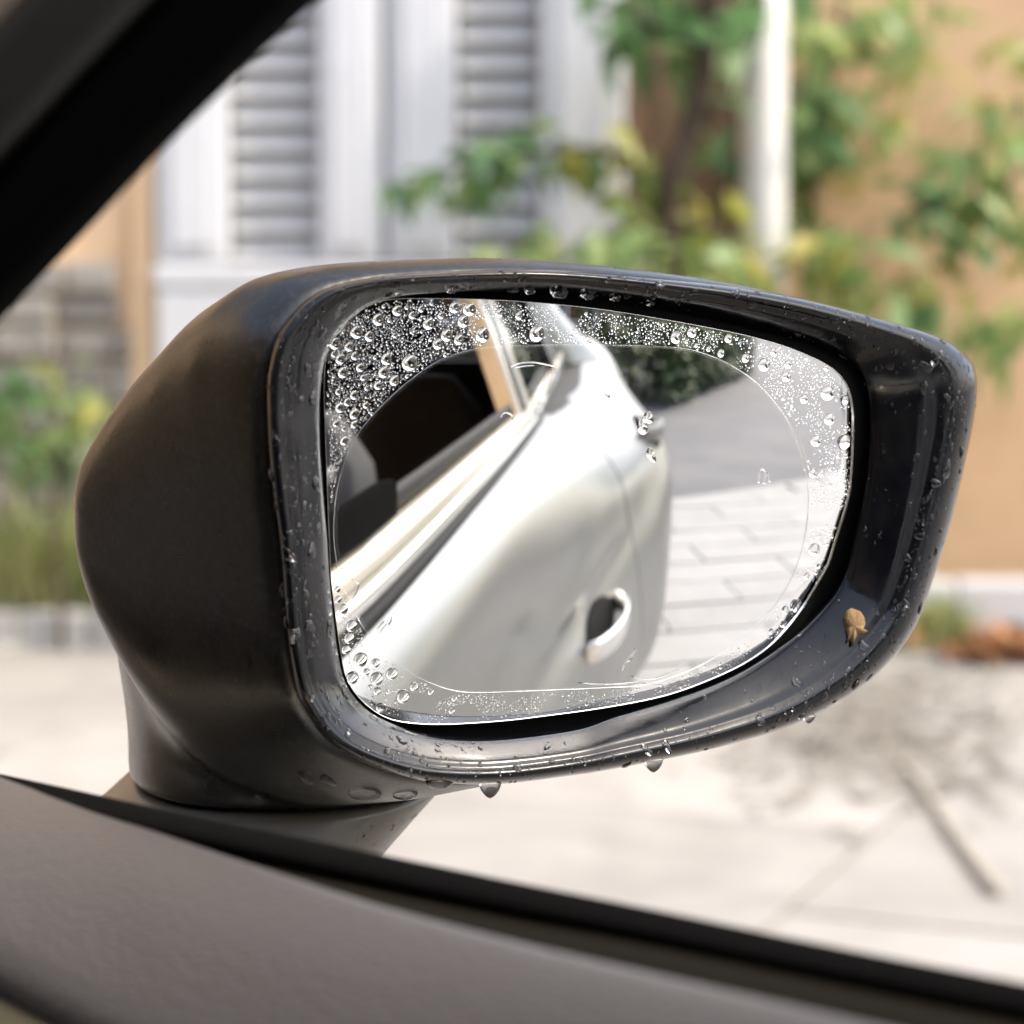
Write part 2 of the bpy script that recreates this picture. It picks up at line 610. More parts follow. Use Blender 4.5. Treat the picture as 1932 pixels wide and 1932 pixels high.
def shell_loop(o, kt, kb, kl, kr, fx=0.0):
    """section of the housing o metres ahead of the rim: top, bottom, inboard and outboard shrink"""
    out = []
    for a, b in zip(A_, B_):
        tb = (b - bM) / (bT - bM)
        if tb >= 0:
            bb = bM + (b - bM) * (1 - kt)
        else:
            g = min(1.0, max(0.0, (.35 * aR - a) / (.75 * aR))) if kb < 0 else 1.0
            bb = bM + (b - bM) * (1 - kb * g)
        ta = a / aR if a > 0 else a / aL
        aa = a * (1 - kr) if a > 0 else a * (1 - kl)
        aa += .13 * min(1.0, max(0.0, (o - .025) / .075)) * max(0.0, b - bM + .012)
        out.append(RIM0 - NR * .008 + EA * aa + EZ * bb + np.array([fx, 1.0, 0]) * o)
    return out


loops = []
cup = [np.array([on_glass(*p, lift=-.010)[0] for p in (IN - CEN) * 1.03 + CEN])]
loops.append(cup[0])
loops.append([rim_pt(p, .012) for p in (OU - CEN) * .955 + CEN])
loops.append([rim_pt(p, .011) for p in (OU - CEN) * .985 + CEN])
SEC = [(.004, -.006, -.004, -.0, -.0), (.016, -.05, -.06, .0, .03), (.034, -.05, -.15, .0, .08), (.055, .05, -.20, .0, .18),
       (.068, .17, -.19, .0, .27), (.077, .25, -.08, .0, .36), (.084, .33, -.01, .0, .44), (.090, .41, .08, .0, .52), (.095, .49, .19, .0, .60),
       (.100, .565, .32, .0, .70), (.1045, .65, .42, .015, .80), (.109, .75, .56, .05, .88), (.1135, .88, .80, .16, .94)]
for s in SEC:
    loops.append(shell_loop(*s))
V, F = loft(loops, True, True, True)
# neck under the housing
def ell(c, a, b, ax, n=48, p=2.4):
    ay = np.array([-ax[1], ax[0], 0])
    out = []
    for i in range(n):
        t = 2 * math.pi * i / n
        ct, st = math.cos(t), math.sin(t)
        out.append(np.array(c) + ax * (a * math.copysign(abs(ct) ** (2 / p), ct)) + ay * (b * math.copysign(abs(st) ** (2 / p), st)))
    return out


def at_depth(u, v, D):
    return wall_pt(u, v, D)


AXN = nrm(RT * 1.0 + HF * .12)
neck = []
for (u, v, D, a, b) in [(560, 1110, .800, .0700, .062), (548, 1180, .797, .0645, .075), (541, 1240, .796, .0610, .080), (540, 1300, .796, .0586, .081), (541, 1350, .796, .0576, .079), (543, 1405, .796, .0580, .077),
                        (545, 1444, .796, .0583, .075), (545, 1451, .796, .0572, .074)]:
    neck.append(ell(at_depth(u, v, D), a, b, AXN))
v2, f2 = loft(neck, True, True, True)
b0 = len(V)
V = list(V) + list(v2)
F = F + [tuple(i + b0 for i in f) for f in f2]
housing = mesh_obj('side_mirror', V, F, M_HOUS, car)
housing['label'] = 'black door mirror with raindrops, dark matt shell'
md = housing.modifiers.new('join', 'REMESH')
md.mode = 'VOXEL'
md.voxel_size = .0017
md2 = housing.modifiers.new('soft', 'SMOOTH')
md2.factor = .5
md2.iterations = 24
dg = bpy.context.evaluated_depsgraph_get()
me2 = bpy.data.meshes.new_from_object(housing.evaluated_get(dg))
me2.name = 'side_mirror'
old = housing.data
housing.modifiers.clear()
housing.data = me2
bpy.data.meshes.remove(old)
if not me2.materials: me2.materials.append(M_HOUS)
co = np.zeros(len(me2.vertices) * 3)
me2.vertices.foreach_get('co', co)
co = co.reshape(-1, 3)
ed = np.zeros(len(me2.edges) * 2, int)
me2.edges.foreach_get('vertices', ed)
ed = ed.reshape(-1, 2)
deg = np.bincount(ed.ravel(), minlength=len(co)).astype(float)[:, None]
wp = co + ORG[housing.name]
fwd = (RIM0 - wp) @ NR
dz_ = wp[:, 2]
mk = np.clip((fwd - .026) / .02, 0, 1) * np.clip((1.100 - dz_) / .085, 0, 1) ** 1.5 * np.clip((dz_ - .984) / .010, 0, 1)
mk = (mk * .6)[:, None]
for _ in range(130):
    acc = np.zeros_like(co)
    for ax_ in range(3):
        acc[:, ax_] = np.bincount(ed[:, 0], co[ed[:, 1], ax_], len(co)) + np.bincount(ed[:, 1], co[ed[:, 0], ax_], len(co))
    co = co + mk * (acc / np.maximum(deg, 1) - co)
me2.vertices.foreach_set('co', co.ravel())
me2.update()
me2.polygons.foreach_set('use_smooth', [True] * len(me2.polygons))

# --- bezel
def mixpx(t, off=0):
    return OU + (IN - OU) * t


BZ = [(.0, .018, .992), (.0, .010, 1.0), (.02, .0060, 1), (.06, .0028, 1), (.12, .0008, 1), (.20, -.0004, 1), (.28, .0002, 1), (.35, .0016, 1), (.40, .0022, 1), (.46, .0023, 1),
      (.56, .0036, 1), (.68, .0058, 1), (.80, .0078, 1), (.90, .0098, 1), (.97, .0112, 1), (1.0, .0128, 1), (1.0, .022, .985)]
bl = []
for t, o, sc in BZ:
    px = (mixpx(t) - CEN) * sc + CEN
    bl.append([rim_pt(p, o) for p in px])
V, F = loft(bl)
bezel = mesh_obj('bezel', V, F, M_BEZ, housing)
BEZ_V, BEZ_F = [np.array(p) for p in V], F

# --- backing behind the glass, seen as the black gap round it
bk = [[on_glass(*p, lift=-.0045)[0] for p in (IN - CEN) * 1.02 + CEN]]
cpt = on_glass(*CEN, lift=-.0045)[0]
V = list(bk[0]) + [cpt]
F = [(i, (i + 1) % NA, NA) for i in range(NA)]
mesh_obj('glass_backing', V, F, M_GAP, housing, smooth=False)

# --- glass: convex, with a tightly curved outer strip
def strip_bend(u, v):
    """how far the outer strip of the glass turns away behind the main sphere"""
    line = 1586 - max(0, (v - 930)) * .30 - max(0, v - 1060) * .34
    x = max(0.0, u - line)
    return x


NRING = 60
rings = []
rim_s = np.linspace(1, 0.0, NRING) ** .8
for s in rim_s[:-1]:
    L = []
    for q in GL:
        px = CEN + (q - CEN) * s
        p, n = on_glass(*px)
        x = strip_bend(*px)
        L.append(p - n * (x * x * 2.6e-6))
    rings.append(L)
V, F = loft(rings)
pc, _ = on_glass(*CEN)
V = list(V) + [pc]
base = (len(rings) - 1) * NA
F += [(base + i, base + (i + 1) % NA, len(V) - 1) for i in range(NA)]
mglass = mesh_obj('mirror_glass', V, F, M_MIRROR, housing)
# ground edge of the glass
V, F = [], []
cl = []
for k in range(7):
    an = math.pi * 2 * k / 6
    L = []
    for q in GL:
        px = CEN + (q - CEN) * (1.0 + .0012 * math.cos(an))
        p, n = on_glass(*px)
        x = strip_bend(*px)
        L.append(p - n * (x * x * 2.6e-6) + n * .00055 * math.sin(an))
    cl.append(L)
V, F = loft(cl)
mesh_obj('glass_edge', V, F, M_CHROME, housing)

# --- clear film stuck on the glass, its rim standing a little proud
fl = []
for s, h in [(1.0, .00005), (.9990, .00030), (.9965, .00038), (.994, .00026), (.985, .00024), (.9, .00024), (.7, .00024), (.4, .00024)]:
    fl.append([on_glass(*(CEN + (q - CEN) * s), lift=h)[0] for q in FI])
V, F = loft(fl)
pc, _ = on_glass(*CEN, lift=.00024)
V = list(V) + [pc]
base = (len(fl) - 1) * NA
F += [(base + i, base + (i + 1) % NA, len(V) - 1) for i in range(NA)]
mesh_obj('clear_film', V, F, M_FILM, housing)
fe = []
for k in range(7):
    an = 2 * math.pi * k / 6
    L = []
    for i, q in enumerate(FI):
        w_ = .00010 * (1 + .5 * math.sin(i * .7) * math.sin(i * .23 + 1))
        px = CEN + (q - CEN) * (1 + .0006 * math.cos(an) * (w_ / .00010))
        L.append(on_glass(*px, lift=.0002 + w_ * math.sin(an))[0])
    fe.append(L)
V, F = loft(fe)
mesh_obj('film_edge', V, F, M_WATER, housing)

# --- foot
ft = []
for (u, v, D, a, b) in [(545, 1456, .796, .0550, .070), (543, 1458, .796, .0578, .074), (530, 1472, .795, .0583, .075), (490, 1512, .791, .0588, .075),
                        (430, 1572, .785, .060, .075), (340, 1662, .777, .064, .076), (250, 1752, .77, .068, .077)]:
    ft.append(ell(at_depth(u, v, D), a, b, AXN))
V, F = loft(ft, True, True, True)
mesh_obj('mirror_foot', V, F, M_FOOT, housing)

# --- body flank: stations of (x, z) points from belt down to sill
def lerp(a, b, t): return a + (b - a) * t


ST_Y = [1.75, 1.2, .5, .0, -.35, -.70, -1.0, -1.42, -1.65, -1.80, -1.95, -2.2, -2.6, -3.0, -3.4, -3.65]
ST = {
    1.75: [(-.34, .80), (-.30, .76), (-.26, .70), (-.23, .62), (-.22, .5), (-.24, .35), (-.27, .25)],
    1.2: [(-.10, .86), (-.04, .80), (.01, .72), (.03, .62), (.04, .5), (.02, .35), (-.02, .22)],
    .5: [(-.022, .905), (.018, .866), (.045, .79), (.064, .69), (.075, .58), (.07, .40), (.03, .22)],
    .0: [(-.016, .912), (.024, .872), (.050, .795), (.067, .700), (.080, .60), (.085, .42), (.04, .22)],
    -.35: [(-.014, .913), (.028, .874), (.054, .80), (.069, .705), (.108, .60), (.095, .42), (.05, .22)],
    -.70: [(-.016, .913), (.034, .876), (.064, .80), (.082, .703), (.140, .60), (.175, .42), (.08, .22)],
    -1.0: [(-.020, .913), (.048, .880), (.096, .80), (.120, .703), (.178, .60), (.225, .42), (.10, .22)],
    -1.42: [(-.026, .914), (.072, .890), (.155, .80), (.190, .708), (.240, .60), (.290, .40), (.18, .22)],
    -1.65: [(-.028, .92), (.098, .906), (.208, .82), (.252, .715), (.295, .60), (.340, .40), (.26, .22)],
    -1.80: [(-.030, .93), (.120, .925), (.240, .852), (.296, .74), (.332, .62), (.356, .42), (.30, .24)],
    -1.95: [(-.034, .935), (.11, .93), (.24, .885), (.318, .79), (.350, .68), (.36, .45), (.31, .26)],
    -2.2: [(-.040, .945), (.10, .945), (.225, .90), (.310, .81), (.347, .69), (.352, .48), (.30, .30)],
    -2.6: [(-.048, .965), (.07, .967), (.18, .93), (.26, .83), (.30, .70), (.30, .48), (.22, .33)],
    -3.0: [(-.06, 1.00), (.045, 1.00), (.130, .97), (.205, .87), (.24, .70), (.23, .47), (.15, .32)],
    -3.4: [(-.10, 1.08), (.0, 1.07), (.08, 1.02), (.14, .90), (.17, .70), (.16, .46), (.1, .30)],
    -3.65: [(-.28, 1.08), (-.18, 1.06), (-.11, 1.0), (-.07, .9), (-.05, .7), (-.07, .46), (-.15, .32)],
}
NS, NP = 150, 64
sec = np.array([crspline(ST[y], NP) for y in ST_Y])          # stations x NP x 2
yy = np.linspace(ST_Y[0], ST_Y[-1], NS)


def body_at(y, j):
    """(x, z) of profile point j (0 belt .. NP-1 sill) at station y, monotone smooth along the car"""
    ys = np.array(ST_Y[::-1])
    vals = sec[::-1, j]
    k = int(np.clip(np.searchsorted(ys, y) - 1, 0, len(ys) - 2))
    h = ys[k + 1] - ys[k]
    t = (y - ys[k]) / h
    def sl(i):
        if i == 0: return (vals[1] - vals[0]) / (ys[1] - ys[0])
        if i == len(ys) - 1: return (vals[-1] - vals[-2]) / (ys[-1] - ys[-2])
        d1 = (vals[i] - vals[i - 1]) / (ys[i] - ys[i - 1])
        d2 = (vals[i + 1] - vals[i]) / (ys[i + 1] - ys[i])
        return (d1 + d2) * .5
    m0, m1 = sl(k) * h, sl(k + 1) * h
    return ((2 * t ** 3 - 3 * t * t + 1) * vals[k] + (t ** 3 - 2 * t * t + t) * m0 + (-2 * t ** 3 + 3 * t * t) * vals[k + 1] + (t ** 3 - t * t) * m1)


def crease(y, z):
    """sharp feature line pressed into the doors"""
    k = min(1.0, max(0.0, (1.2 - y) / .5)) * min(1.0, max(0.0, (y + 1.55) / .3))
    zc = .703 + .05 * max(0, -1.4 - y)
    t = (z - zc)
    return k * (.009 * math.exp(-(t / .035) ** 2) if t > 0 else .009 * math.exp(-(t / .012) ** 2))


def body_pt(y, j, inset=0.0):
    x, z = body_at(y, j)
    x = x + crease(y, z)
    return np.array([x - inset, y, z])


def flank_x(y, z):
    pr = [body_at(y, j) for j in range(NP)]
    zs = [q[1] for q in pr][::-1]
    xs = [q[0] for q in pr][::-1]
    return float(np.interp(z, zs, xs)) + crease(y, z)


def shut_y(j):
    """rear shut line of the front door: leans forward as it goes down"""
    return np.interp(j, [0, 13, 26, 36, 46, 56, 63], [-1.56, -1.545, -1.515, -1.475, -1.40, -1.30, -1.22])


def panel(y0f, y1f, n, inset=0.0):
    L = []
    for i in range(n):
        t = i / (n - 1)
        L.append([body_pt(lerp(y0f(j), y1f(j), t), j, inset) for j in range(NP)])
    # turned-in edges give the panel its thickness
    e0 = [body_pt(y0f(j) - (.004 if y0f(j) > y1f(j) else -.004), j, .012 + inset) for j in range(NP)]
    e1 = [body_pt(y1f(j) + (.004 if y0f(j) > y1f(j) else -.004), j, .012 + inset) for j in range(NP)]
    V, F = loft(L, closed=False)
    for e, Lr in ((e0, L[0]), (e1, L[-1])):
        v2, f2 = loft([e, Lr], closed=False)
        b0 = len(V)
        V = list(V) + list(v2)
        F = F + [tuple(i + b0 for i in f) for f in f2]
    return V, F


V, F = panel(lambda j: .62, lambda j: shut_y(j) + .0035, 70)
fdoor = mesh_obj('front_door', V, F, M_SILVER, car)
V, F = panel(lambda j: shut_y(j) - .0035, lambda j: -2.28, 40)
rdoor = mesh_obj('rear_door', V, F, M_SILVER, car)
V, F = panel(lambda j: -2.287, lambda j: -3.65, 50)
fender = mesh_obj('rear_fender', V, F, M_SILVER, car)
V, F = panel(lambda j: 1.75, lambda j: .627, 30)
mesh_obj('front_fender', V, F, M_SILVER, car)
# black flange behind the shut lines, following the body 14 mm inside
V, F = panel(lambda j: 1.0, lambda j: -3.3, 90, inset=.016)
mesh_obj('door_flange', V, F, M_RUBBER, car)

# tail: closes the rear
tl = []
for t in np.linspace(0, 1, 14):
    L = []
    for j in range(NP):
        x, z = body_at(-3.65, j)
        xx = lerp(x, -.85 - (x + .85), t)
        L.append(np.array([xx, -3.65 - .14 * math.sin(math.pi * t), z]))
    tl.append(L)
V, F = loft(tl, closed=False)
mesh_obj('tailgate', V, F, M_SILVER, car)
# left flank (mirror image, coarse)
L = [[np.array([-1.70 - body_at(y, j)[0], y, body_at(y, j)[1]]) for j in range(NP)] for y in np.linspace(1.75, -3.65, 50)]
V, F = loft(L, closed=False)
mesh_obj('left_flank', V, F, M_SILVER, car)
# bonnet
L = []
for y in np.linspace(1.75, .36, 16):
    x0, z0 = body_at(y, 0)
    row = []
    for t in np.linspace(0, 1, 15):
        row.append(np.array([lerp(x0, -1.70 - x0, t), y, z0 + .07 * math.sin(math.pi * t) ** .7 + .03 * (1.75 - y) / 1.4]))
    L.append(row)
V, F = loft(L, closed=False)
mesh_obj('bonnet', V, F, M_SILVER, car)

# --- belt mouldings (front and rear door), a swept profile
def belt_x(y): return np.interp(y, [-3.3, -3, -2.3, -1.53, -1.02, -.66, -.3, .6], [-.10, -.078, -.058, -.040, -.036, -.034, -.030, -.036])
def belt_z(y): return max(0.0, body_at(y, 0)[1] - .914) if y < -1.4 else 0.0


def sweep(name, prof, y0, y1, mat, parent, n=40, dz=None):
    L = []
    for y in np.linspace(y0, y1, n):
        bx = belt_x(y)
        L.append([np.array([bx + px, y, pz + (dz(y) if dz else 0)]) for px, pz in prof])
    V, F = loft(L, True, True, True)
    return mesh_obj(name, V, F, mat, parent)


for par, y0, y1 in ((fdoor, .30, -1.545), (rdoor, -1.565, -2.278), (fender, -2.29, -2.92)):
    sweep('belt_moulding', [(-.004, .966), (.004, .970), (.014, .968), (.020, .962), (.021, .950), (.016, .946), (-.004, .946)], y0, y1, M_CREAM, par, dz=belt_z)
    sweep('chrome_strip', [(-.002, .943), (.018, .943), (.022, .938), (.023, .929), (.019, .924), (-.002, .924)], y0, y1, M_CHROME, par, dz=belt_z)
    sweep('belt_rubber', [(-.006, .9455), (.012, .9455), (.012, .923), (.024, .921), (.026, .913), (.022, .906), (-.006, .906)], y0, y1, M_RUBBER, par, dz=belt_z)
    sweep('window_seal', [(-.014, .985), (-.008, .988), (-.003, .980), (-.0015, .966), (-.014, .964)], y0, y1, M_RUBBER, par, dz=belt_z)

# --- outside handles
def handle(parent, y0, y1, zc, off=.056, mat=None):
    # cup: flat black patch painting the shade of the recess
    L = []
    for t in np.linspace(0, 1, 17):
        y = lerp(y0 - .02, y1 + .02, t)
        wz = .040 * math.sin(math.pi * min(1, max(0, .04 + .92 * t))) ** .6
        row = []
        for s in np.linspace(-1, 1, 9):
            z = zc + wz * s
            row.append(np.array([flank_x(y, z) + .003, y, z]))
        L.append(row)
    V, F = loft(L, closed=False)
    mesh_obj('handle_recess_shade', V, F, M_GAP, parent)
    # bow
    pts, rr = [], []
    for t in np.linspace(0, 1, 21):
        y = lerp(y0, y1, t)
        x = flank_x(y, zc) + .002 + off * math.sin(math.pi * t) ** .6
        pts.append(np.array([x, y, zc + .002]))
    V, F = [], []
    Ls = []
    for kk, p in enumerate(pts):
        ring = []
        t = kk / 20
        hz = .019 + .006 * math.sin(math.pi * t)
        for a in np.linspace(0, 2 * math.pi, 15)[:-1]:
            ring.append(p + EX * .007 * math.cos(a) + EZ * hz * math.sin(a))
        Ls.append(ring)
    V, F = loft(Ls, True, True, True)
    mesh_obj('door_handle', V, F, mat or M_CHROME, parent)


handle(fdoor, -.95, -1.23, .630, .040, M_CHROME)
handle(rdoor, -1.80, -2.02, .86, .032, M_SILVER)
# fuel flap outline is not visible; rear wheel and front wheel
def wheel(yc, xo):
    V, F = [], []
    L = []
    for r_, x_ in [(.20, -.02), (.27, .0), (.30, -.015), (.305, -.05), (.305, -.16), (.27, -.19)]:
        L.append([np.array([xo + x_, yc + r_ * math.cos(a), .305 + r_ * math.sin(a)]) for a in np.linspace(0, 2 * math.pi, 41)[:-1]])
    V, F = loft(L, True)
    wh = mesh_obj('wheel', V, F, M_RUBBER, car)
    L = []
    for r_, x_ in [(.205, -.022), (.19, -.03), (.05, -.03), (.03, -.02)]:
        L.append([np.array([xo + x_, yc + r_ * math.cos(a), .305 + r_ * math.sin(a)]) for a in np.linspace(0, 2 * math.pi, 41)[:-1]])
    V, F = loft(L, True, False, True)
    mesh_obj('rim', V, F, M_CHROME, wh)


wheel(-2.08, .22)
wheel(1.15, .0)

# --- greenhouse: glass planes lean inwards
def gh(z): return -.036 - (z - .97) * .44


def frame_bar(name, P, Q, half_y, depth, mat, parent, n=10, curve=0.0):
    """upright window-frame bar from P=(y,z) to Q=(y,z) on the leaning side plane"""
    L = []
    for t in np.linspace(0, 1, n):
        y, z = lerp(P[0], Q[0], t), lerp(P[1], Q[1], t)
        x = gh(z) + curve * math.sin(math.pi * t)
        L.append([np.array([x + .006, y - half_y, z]), np.array([x + .012, y - half_y * .8, z]), np.array([x + .012, y + half_y * .8, z]), np.array([x + .006, y + half_y, z]),
                  np.array([x - depth, y + half_y, z]), np.array([x - depth, y - half_y, z])])
    V, F = loft(L, True, True, True)
    return mesh_obj(name, V, F, mat, parent, smooth=False)


frame_bar('window_frame', (-1.235, .965), (-1.33, 1.40), .018, .03, M_CREAM, fdoor)
frame_bar('pillar_gloss', (-1.300, .965), (-1.395, 1.40), .030, .02, M_BEZ, rdoor)
frame_bar('window_frame', (-1.375, .965), (-1.47, 1.40), .018, .03, M_CREAM, rdoor)
frame_bar('quarter_bar', (-2.16, .985), (-2.10, 1.40), .018, .03, M_BEZ, rdoor)
# rear door glass and quarter glass
def side_pane(y0, y1, y0t, y1t, parent, mat, z0=.962, z1=1.40, name='door_glass'):
    L = []
    for t in np.linspace(0, 1, 6):
        z = lerp(z0, z1, t)
        L.append([np.array([gh(z) - .006, lerp(y0, y0t, t), z]), np.array([gh(z) - .006, lerp(y1, y1t, t), z])])
    V, F = loft(L, closed=False)
    L2 = [[p + np.array([-.004, 0, 0]) for p in r_] for r_ in L]
    v2, f2 = loft(L2, closed=False)
    b0 = len(V)
    return mesh_obj(name, list(V) + list(v2), F + [tuple(i + b0 for i in f) for f in f2], mat, parent)


side_pane(-1.40, -2.16, -1.49, -2.10, rdoor, M_TINT, z0=.975)
side_pane(-2.18, -2.80, -2.12, -2.46, fender, M_TINT, z0=.99, name='quarter_glass')
# C pillar and roof rail
def loft3(name, rows, mat, parent, closed=False, smooth=True):
    V, F = loft(rows, closed)
    return mesh_obj(name, V, F, mat, parent, smooth)


rows = []
for t in np.linspace(0, 1, 12):
    z = lerp(.985, 1.42, t)
    x = gh(z) + .02
    q = (1 - t) ** 2.2
    rows.append([np.array([x - .03, lerp(-2.74, -2.40, t), z]), np.array([x + .02 * q, lerp(-2.80, -2.47, t), z]), np.array([x + .11 * q, lerp(-2.98, -2.56, t), z + .01 * q]),
                 np.array([x + .12 * q - .02, lerp(-3.2, -2.68, t), z + .03 * q]), np.array([x - .02, lerp(-3.42, -2.78, t), z + .05 * q]), np.array([x - .22, lerp(-3.55, -2.84, t), z + .05 * q])])
loft3('rear_pillar', rows, M_SILVER, car)
# roof with side rails
rows = []
for y in np.linspace(-.62, -2.85, 24):
    q = math.sin(math.pi * min(1, max(0, (-.62 - y) / 2.23)) * .8 + .25)
    zz = 1.40 + .05 * q
    row = []
    for t in np.linspace(0, 1, 15):
        x = lerp(-.215, -1.485, t)
        row.append(np.array([x, y, zz - .06 * (abs(2 * t - 1) ** 4)]))
    rows.append(row)
V, F = loft(rows, closed=False)
V2 = [p - np.array([0, 0, .03]) for p in V]
b0 = len(V)
roof = mesh_obj('roof', list(V), F, M_SILVER, car)
mesh_obj('headliner', V2, F, pmat('headliner_cloth', (.26, .20, .145), .9), roof)

# --- A pillar: built as a swept section along survey lines on upright planes parallel to the car
def xpath(pts, x, n):
    """polyline of sight-line points on planes x (one value or one per point)"""
    xs = x if isinstance(x, (list, tuple)) else [x] * len(pts)
    return crspline([on_x(u, v, q) for (u, v), q in zip(pts, xs)], n)


def extend(P, y_to, front_first, k=6):
    """carry a survey path on in a straight line to station y_to"""
    if front_first:
        a, d = P[0], P[0] - P[4]
    else:
        a, d = P[-1], P[-1] - P[-5]
    n = (y_to - a[1]) / d[1]
    if n <= 0: return P
    X = np.array([a + d * n * t for t in np.linspace(0, 1, k + 1)[1:]])
    return np.vstack([X[::-1], P]) if front_first else np.vstack([P, X])


NPL = 60
p_out = xpath([(1195, -640), (845, -310), (525, 0), (388, 133), (252, 268), (106, 425), (-40, 580), (-240, 790)], -.115, NPL)
p_in = xpath([(1000, -680), (650, -330), (300, 0), (220, 80), (150, 153), (75, 235), (0, 316), (-260, 590)], -.140, NPL)
p_t1 = xpath([(985, -700), (630, -345), (275, 0), (200, 78), (130, 150), (60, 225), (0, 286), (-275, 570)], -.146, NPL)
p_t2 = xpath([(730, -700), (380, -350), (40, 0), (20, 20), (0, 42), (-60, 105), (-140, 190), (-400, 460)], -.175, NPL)
p_out, p_in, p_t1, p_t2 = [extend(q, .27, False) for q in (p_out, p_in, p_t1, p_t2)]
NPL = len(p_out)
rows = []
for i in range(NPL):
    a, b = p_out[i], p_in[i]
    back = np.array([.021, .026, .004])
    rows.append([a + back, a + np.array([.012, .004, 0]), a, lerp(a, b, .05) + np.array([-.004, 0, .001]), lerp(a, b, .4) + np.array([-.003, 0, .001]), lerp(a, b, .8), b, b + np.array([.01, .01, .004])])
V, F = loft(rows, closed=False)
pillar = mesh_obj('front_pillar', V, F, M_SEAL, car)
rows = []
for i in range(NPL):
    a, b = p_t1[i], p_t2[i]
    rows.append([a + np.array([.012, .012, .004]), a, lerp(a, b, .06) + np.array([-.004, 0, 0]), lerp(a, b, .35) + np.array([-.008, 0, .003]), lerp(a, b, .7) + np.array([-.006, 0, .003]), b,
                 b + np.array([.02, .03, .01])])
V, F = loft(rows, closed=False)
mesh_obj('pillar_trim', V, F, M_TRIM, pillar)
rows = []
for i in range(NPL):
    a, b = p_out[i] + np.array([.0215, .0265, .004]), p_t2[i] + np.array([.03, .035, .012])
    rows.append([a, a + np.array([.010, .0125, .002]), lerp(a, b, .5) + np.array([.02, .02, .01]), b])
V, F = loft(rows, closed=False)
mesh_obj('pillar_skin', V, F, M_SILVER, pillar)

# windscreen pane and dashboard, seats, tub
wb, wt = (.33, .985), (-.60, 1.41)
rows = []
for t in np.linspace(0, 1, 8):
    y, z = lerp(wb[0], wt[0], t), lerp(wb[1], wt[1], t)
    xe = lerp(-.13, -.23, t)
    rows.append([np.array([lerp(xe, -1.70 - xe, s), y + .05 * math.sin(math.pi * s), z + .03 * math.sin(math.pi * s) * 0]) for s in np.linspace(0, 1, 11)])
loft3('windscreen', rows, M_CLEAR, car)
V, F = [], []
box(V, F, (-.85, .16, .72), EX, EY, EZ, .66, .17, .20, .04)
mesh_obj('dashboard', V, F, M_DARKIN, car)
V, F = [], []
box(V, F, (-.45, -.04, .97), EX, EY, EZ, .22, .08, .10, .04)
mesh_obj('instrument_hood', V, F, M_DARKIN, car)
V, F = [], []
tl_ = [np.array([-.47 + .18 * math.cos(a), -.20 + .05 * math.sin(a), .90 + .17 * math.sin(a)]) for a in np.linspace(0, 2 * math.pi, 33)]
tube(V, F, tl_, [.014] * 33, 10)
tube(V, F, [np.array([-.64, -.20, .90]), np.array([-.30, -.20, .90])], [.02, .02], 8)
tube(V, F, [np.array([-.47, -.20, .90]), np.array([-.47, .10, .80])], [.04, .03], 10)
mesh_obj('steering_wheel', V, F, M_DARKIN, car)
V, F = [], []
box(V, F, (-.85, -1.0, .22), EX, EY, EZ, .80, 1.9, .03)
box(V, F, (-1.62, -1.0, .58), EX, EY, EZ, .02, 1.9, .36)
box(V, F, (-.10, -1.0, .52), EX, EY, EZ, .02, 1.6, .28)
box(V, F, (-.85, .50, .55), EX, EY, EZ, .70, .02, .32)
box(V, F, (-.85, -2.55, .60), EX, EY, EZ, .72, .04, .40)
mesh_obj('cabin_tub', V, F, M_DARKIN, car, smooth=False)


def seat(xc, yc, mat, wid=.25, rear=False):
    L = []
    for t in np.linspace(0, 1, 16):
        z = lerp(.42, .99, t)
        y = yc + .02 - .17 * t
        ww = wid * (1 - .18 * max(0, t - .55) / .45 - .22 * max(0, t - .86) / .14)
        d = .085 * (1 - .5 * max(0, t - .8) / .2)
        ring = []
        for a in np.linspace(0, 2 * math.pi, 29)[:-1]:
            c, s = math.cos(a), math.sin(a)
            ring.append(np.array([xc + ww * math.copysign(abs(c) ** .5, c), y + d * math.copysign(abs(s) ** .6, s) + (.03 * (abs(c) ** 4) if s > 0 else 0), z]))
        L.append(ring)
    V, F = loft(L, True, True, True)
    st = mesh_obj('rear_seat' if rear else 'seat', V, F, mat, car)
    V, F = [], []
    L = []
    for t in np.linspace(0, 1, 10):
        z = lerp(1.03, 1.20, t)
        k = math.sin(math.pi * (.12 + .76 * t)) ** .5
        L.append([np.array([xc + .125 * k * math.copysign(abs(math.cos(a)) ** .7, math.cos(a)), yc - .19 + .05 * k * math.sin(a), z]) for a in np.linspace(0, 2 * math.pi, 21)[:-1]])
    V, F = loft(L, True, True, True)
    mesh_obj('headrest', V, F, mat, st)
    V, F = [], []
    box(V, F, (xc, yc + .22, .38), EX, EY, EZ, wid, .26, .07, .03)
    mesh_obj('cushion', V, F, mat, st)


seat(-.44, -.80, M_SEAT)
seat(-1.25, -.80, M_SEAT)
seat(-.48, -1.75, M_BROWNIN, .30, True)
seat(-1.20, -1.75, M_BROWNIN, .30, True)

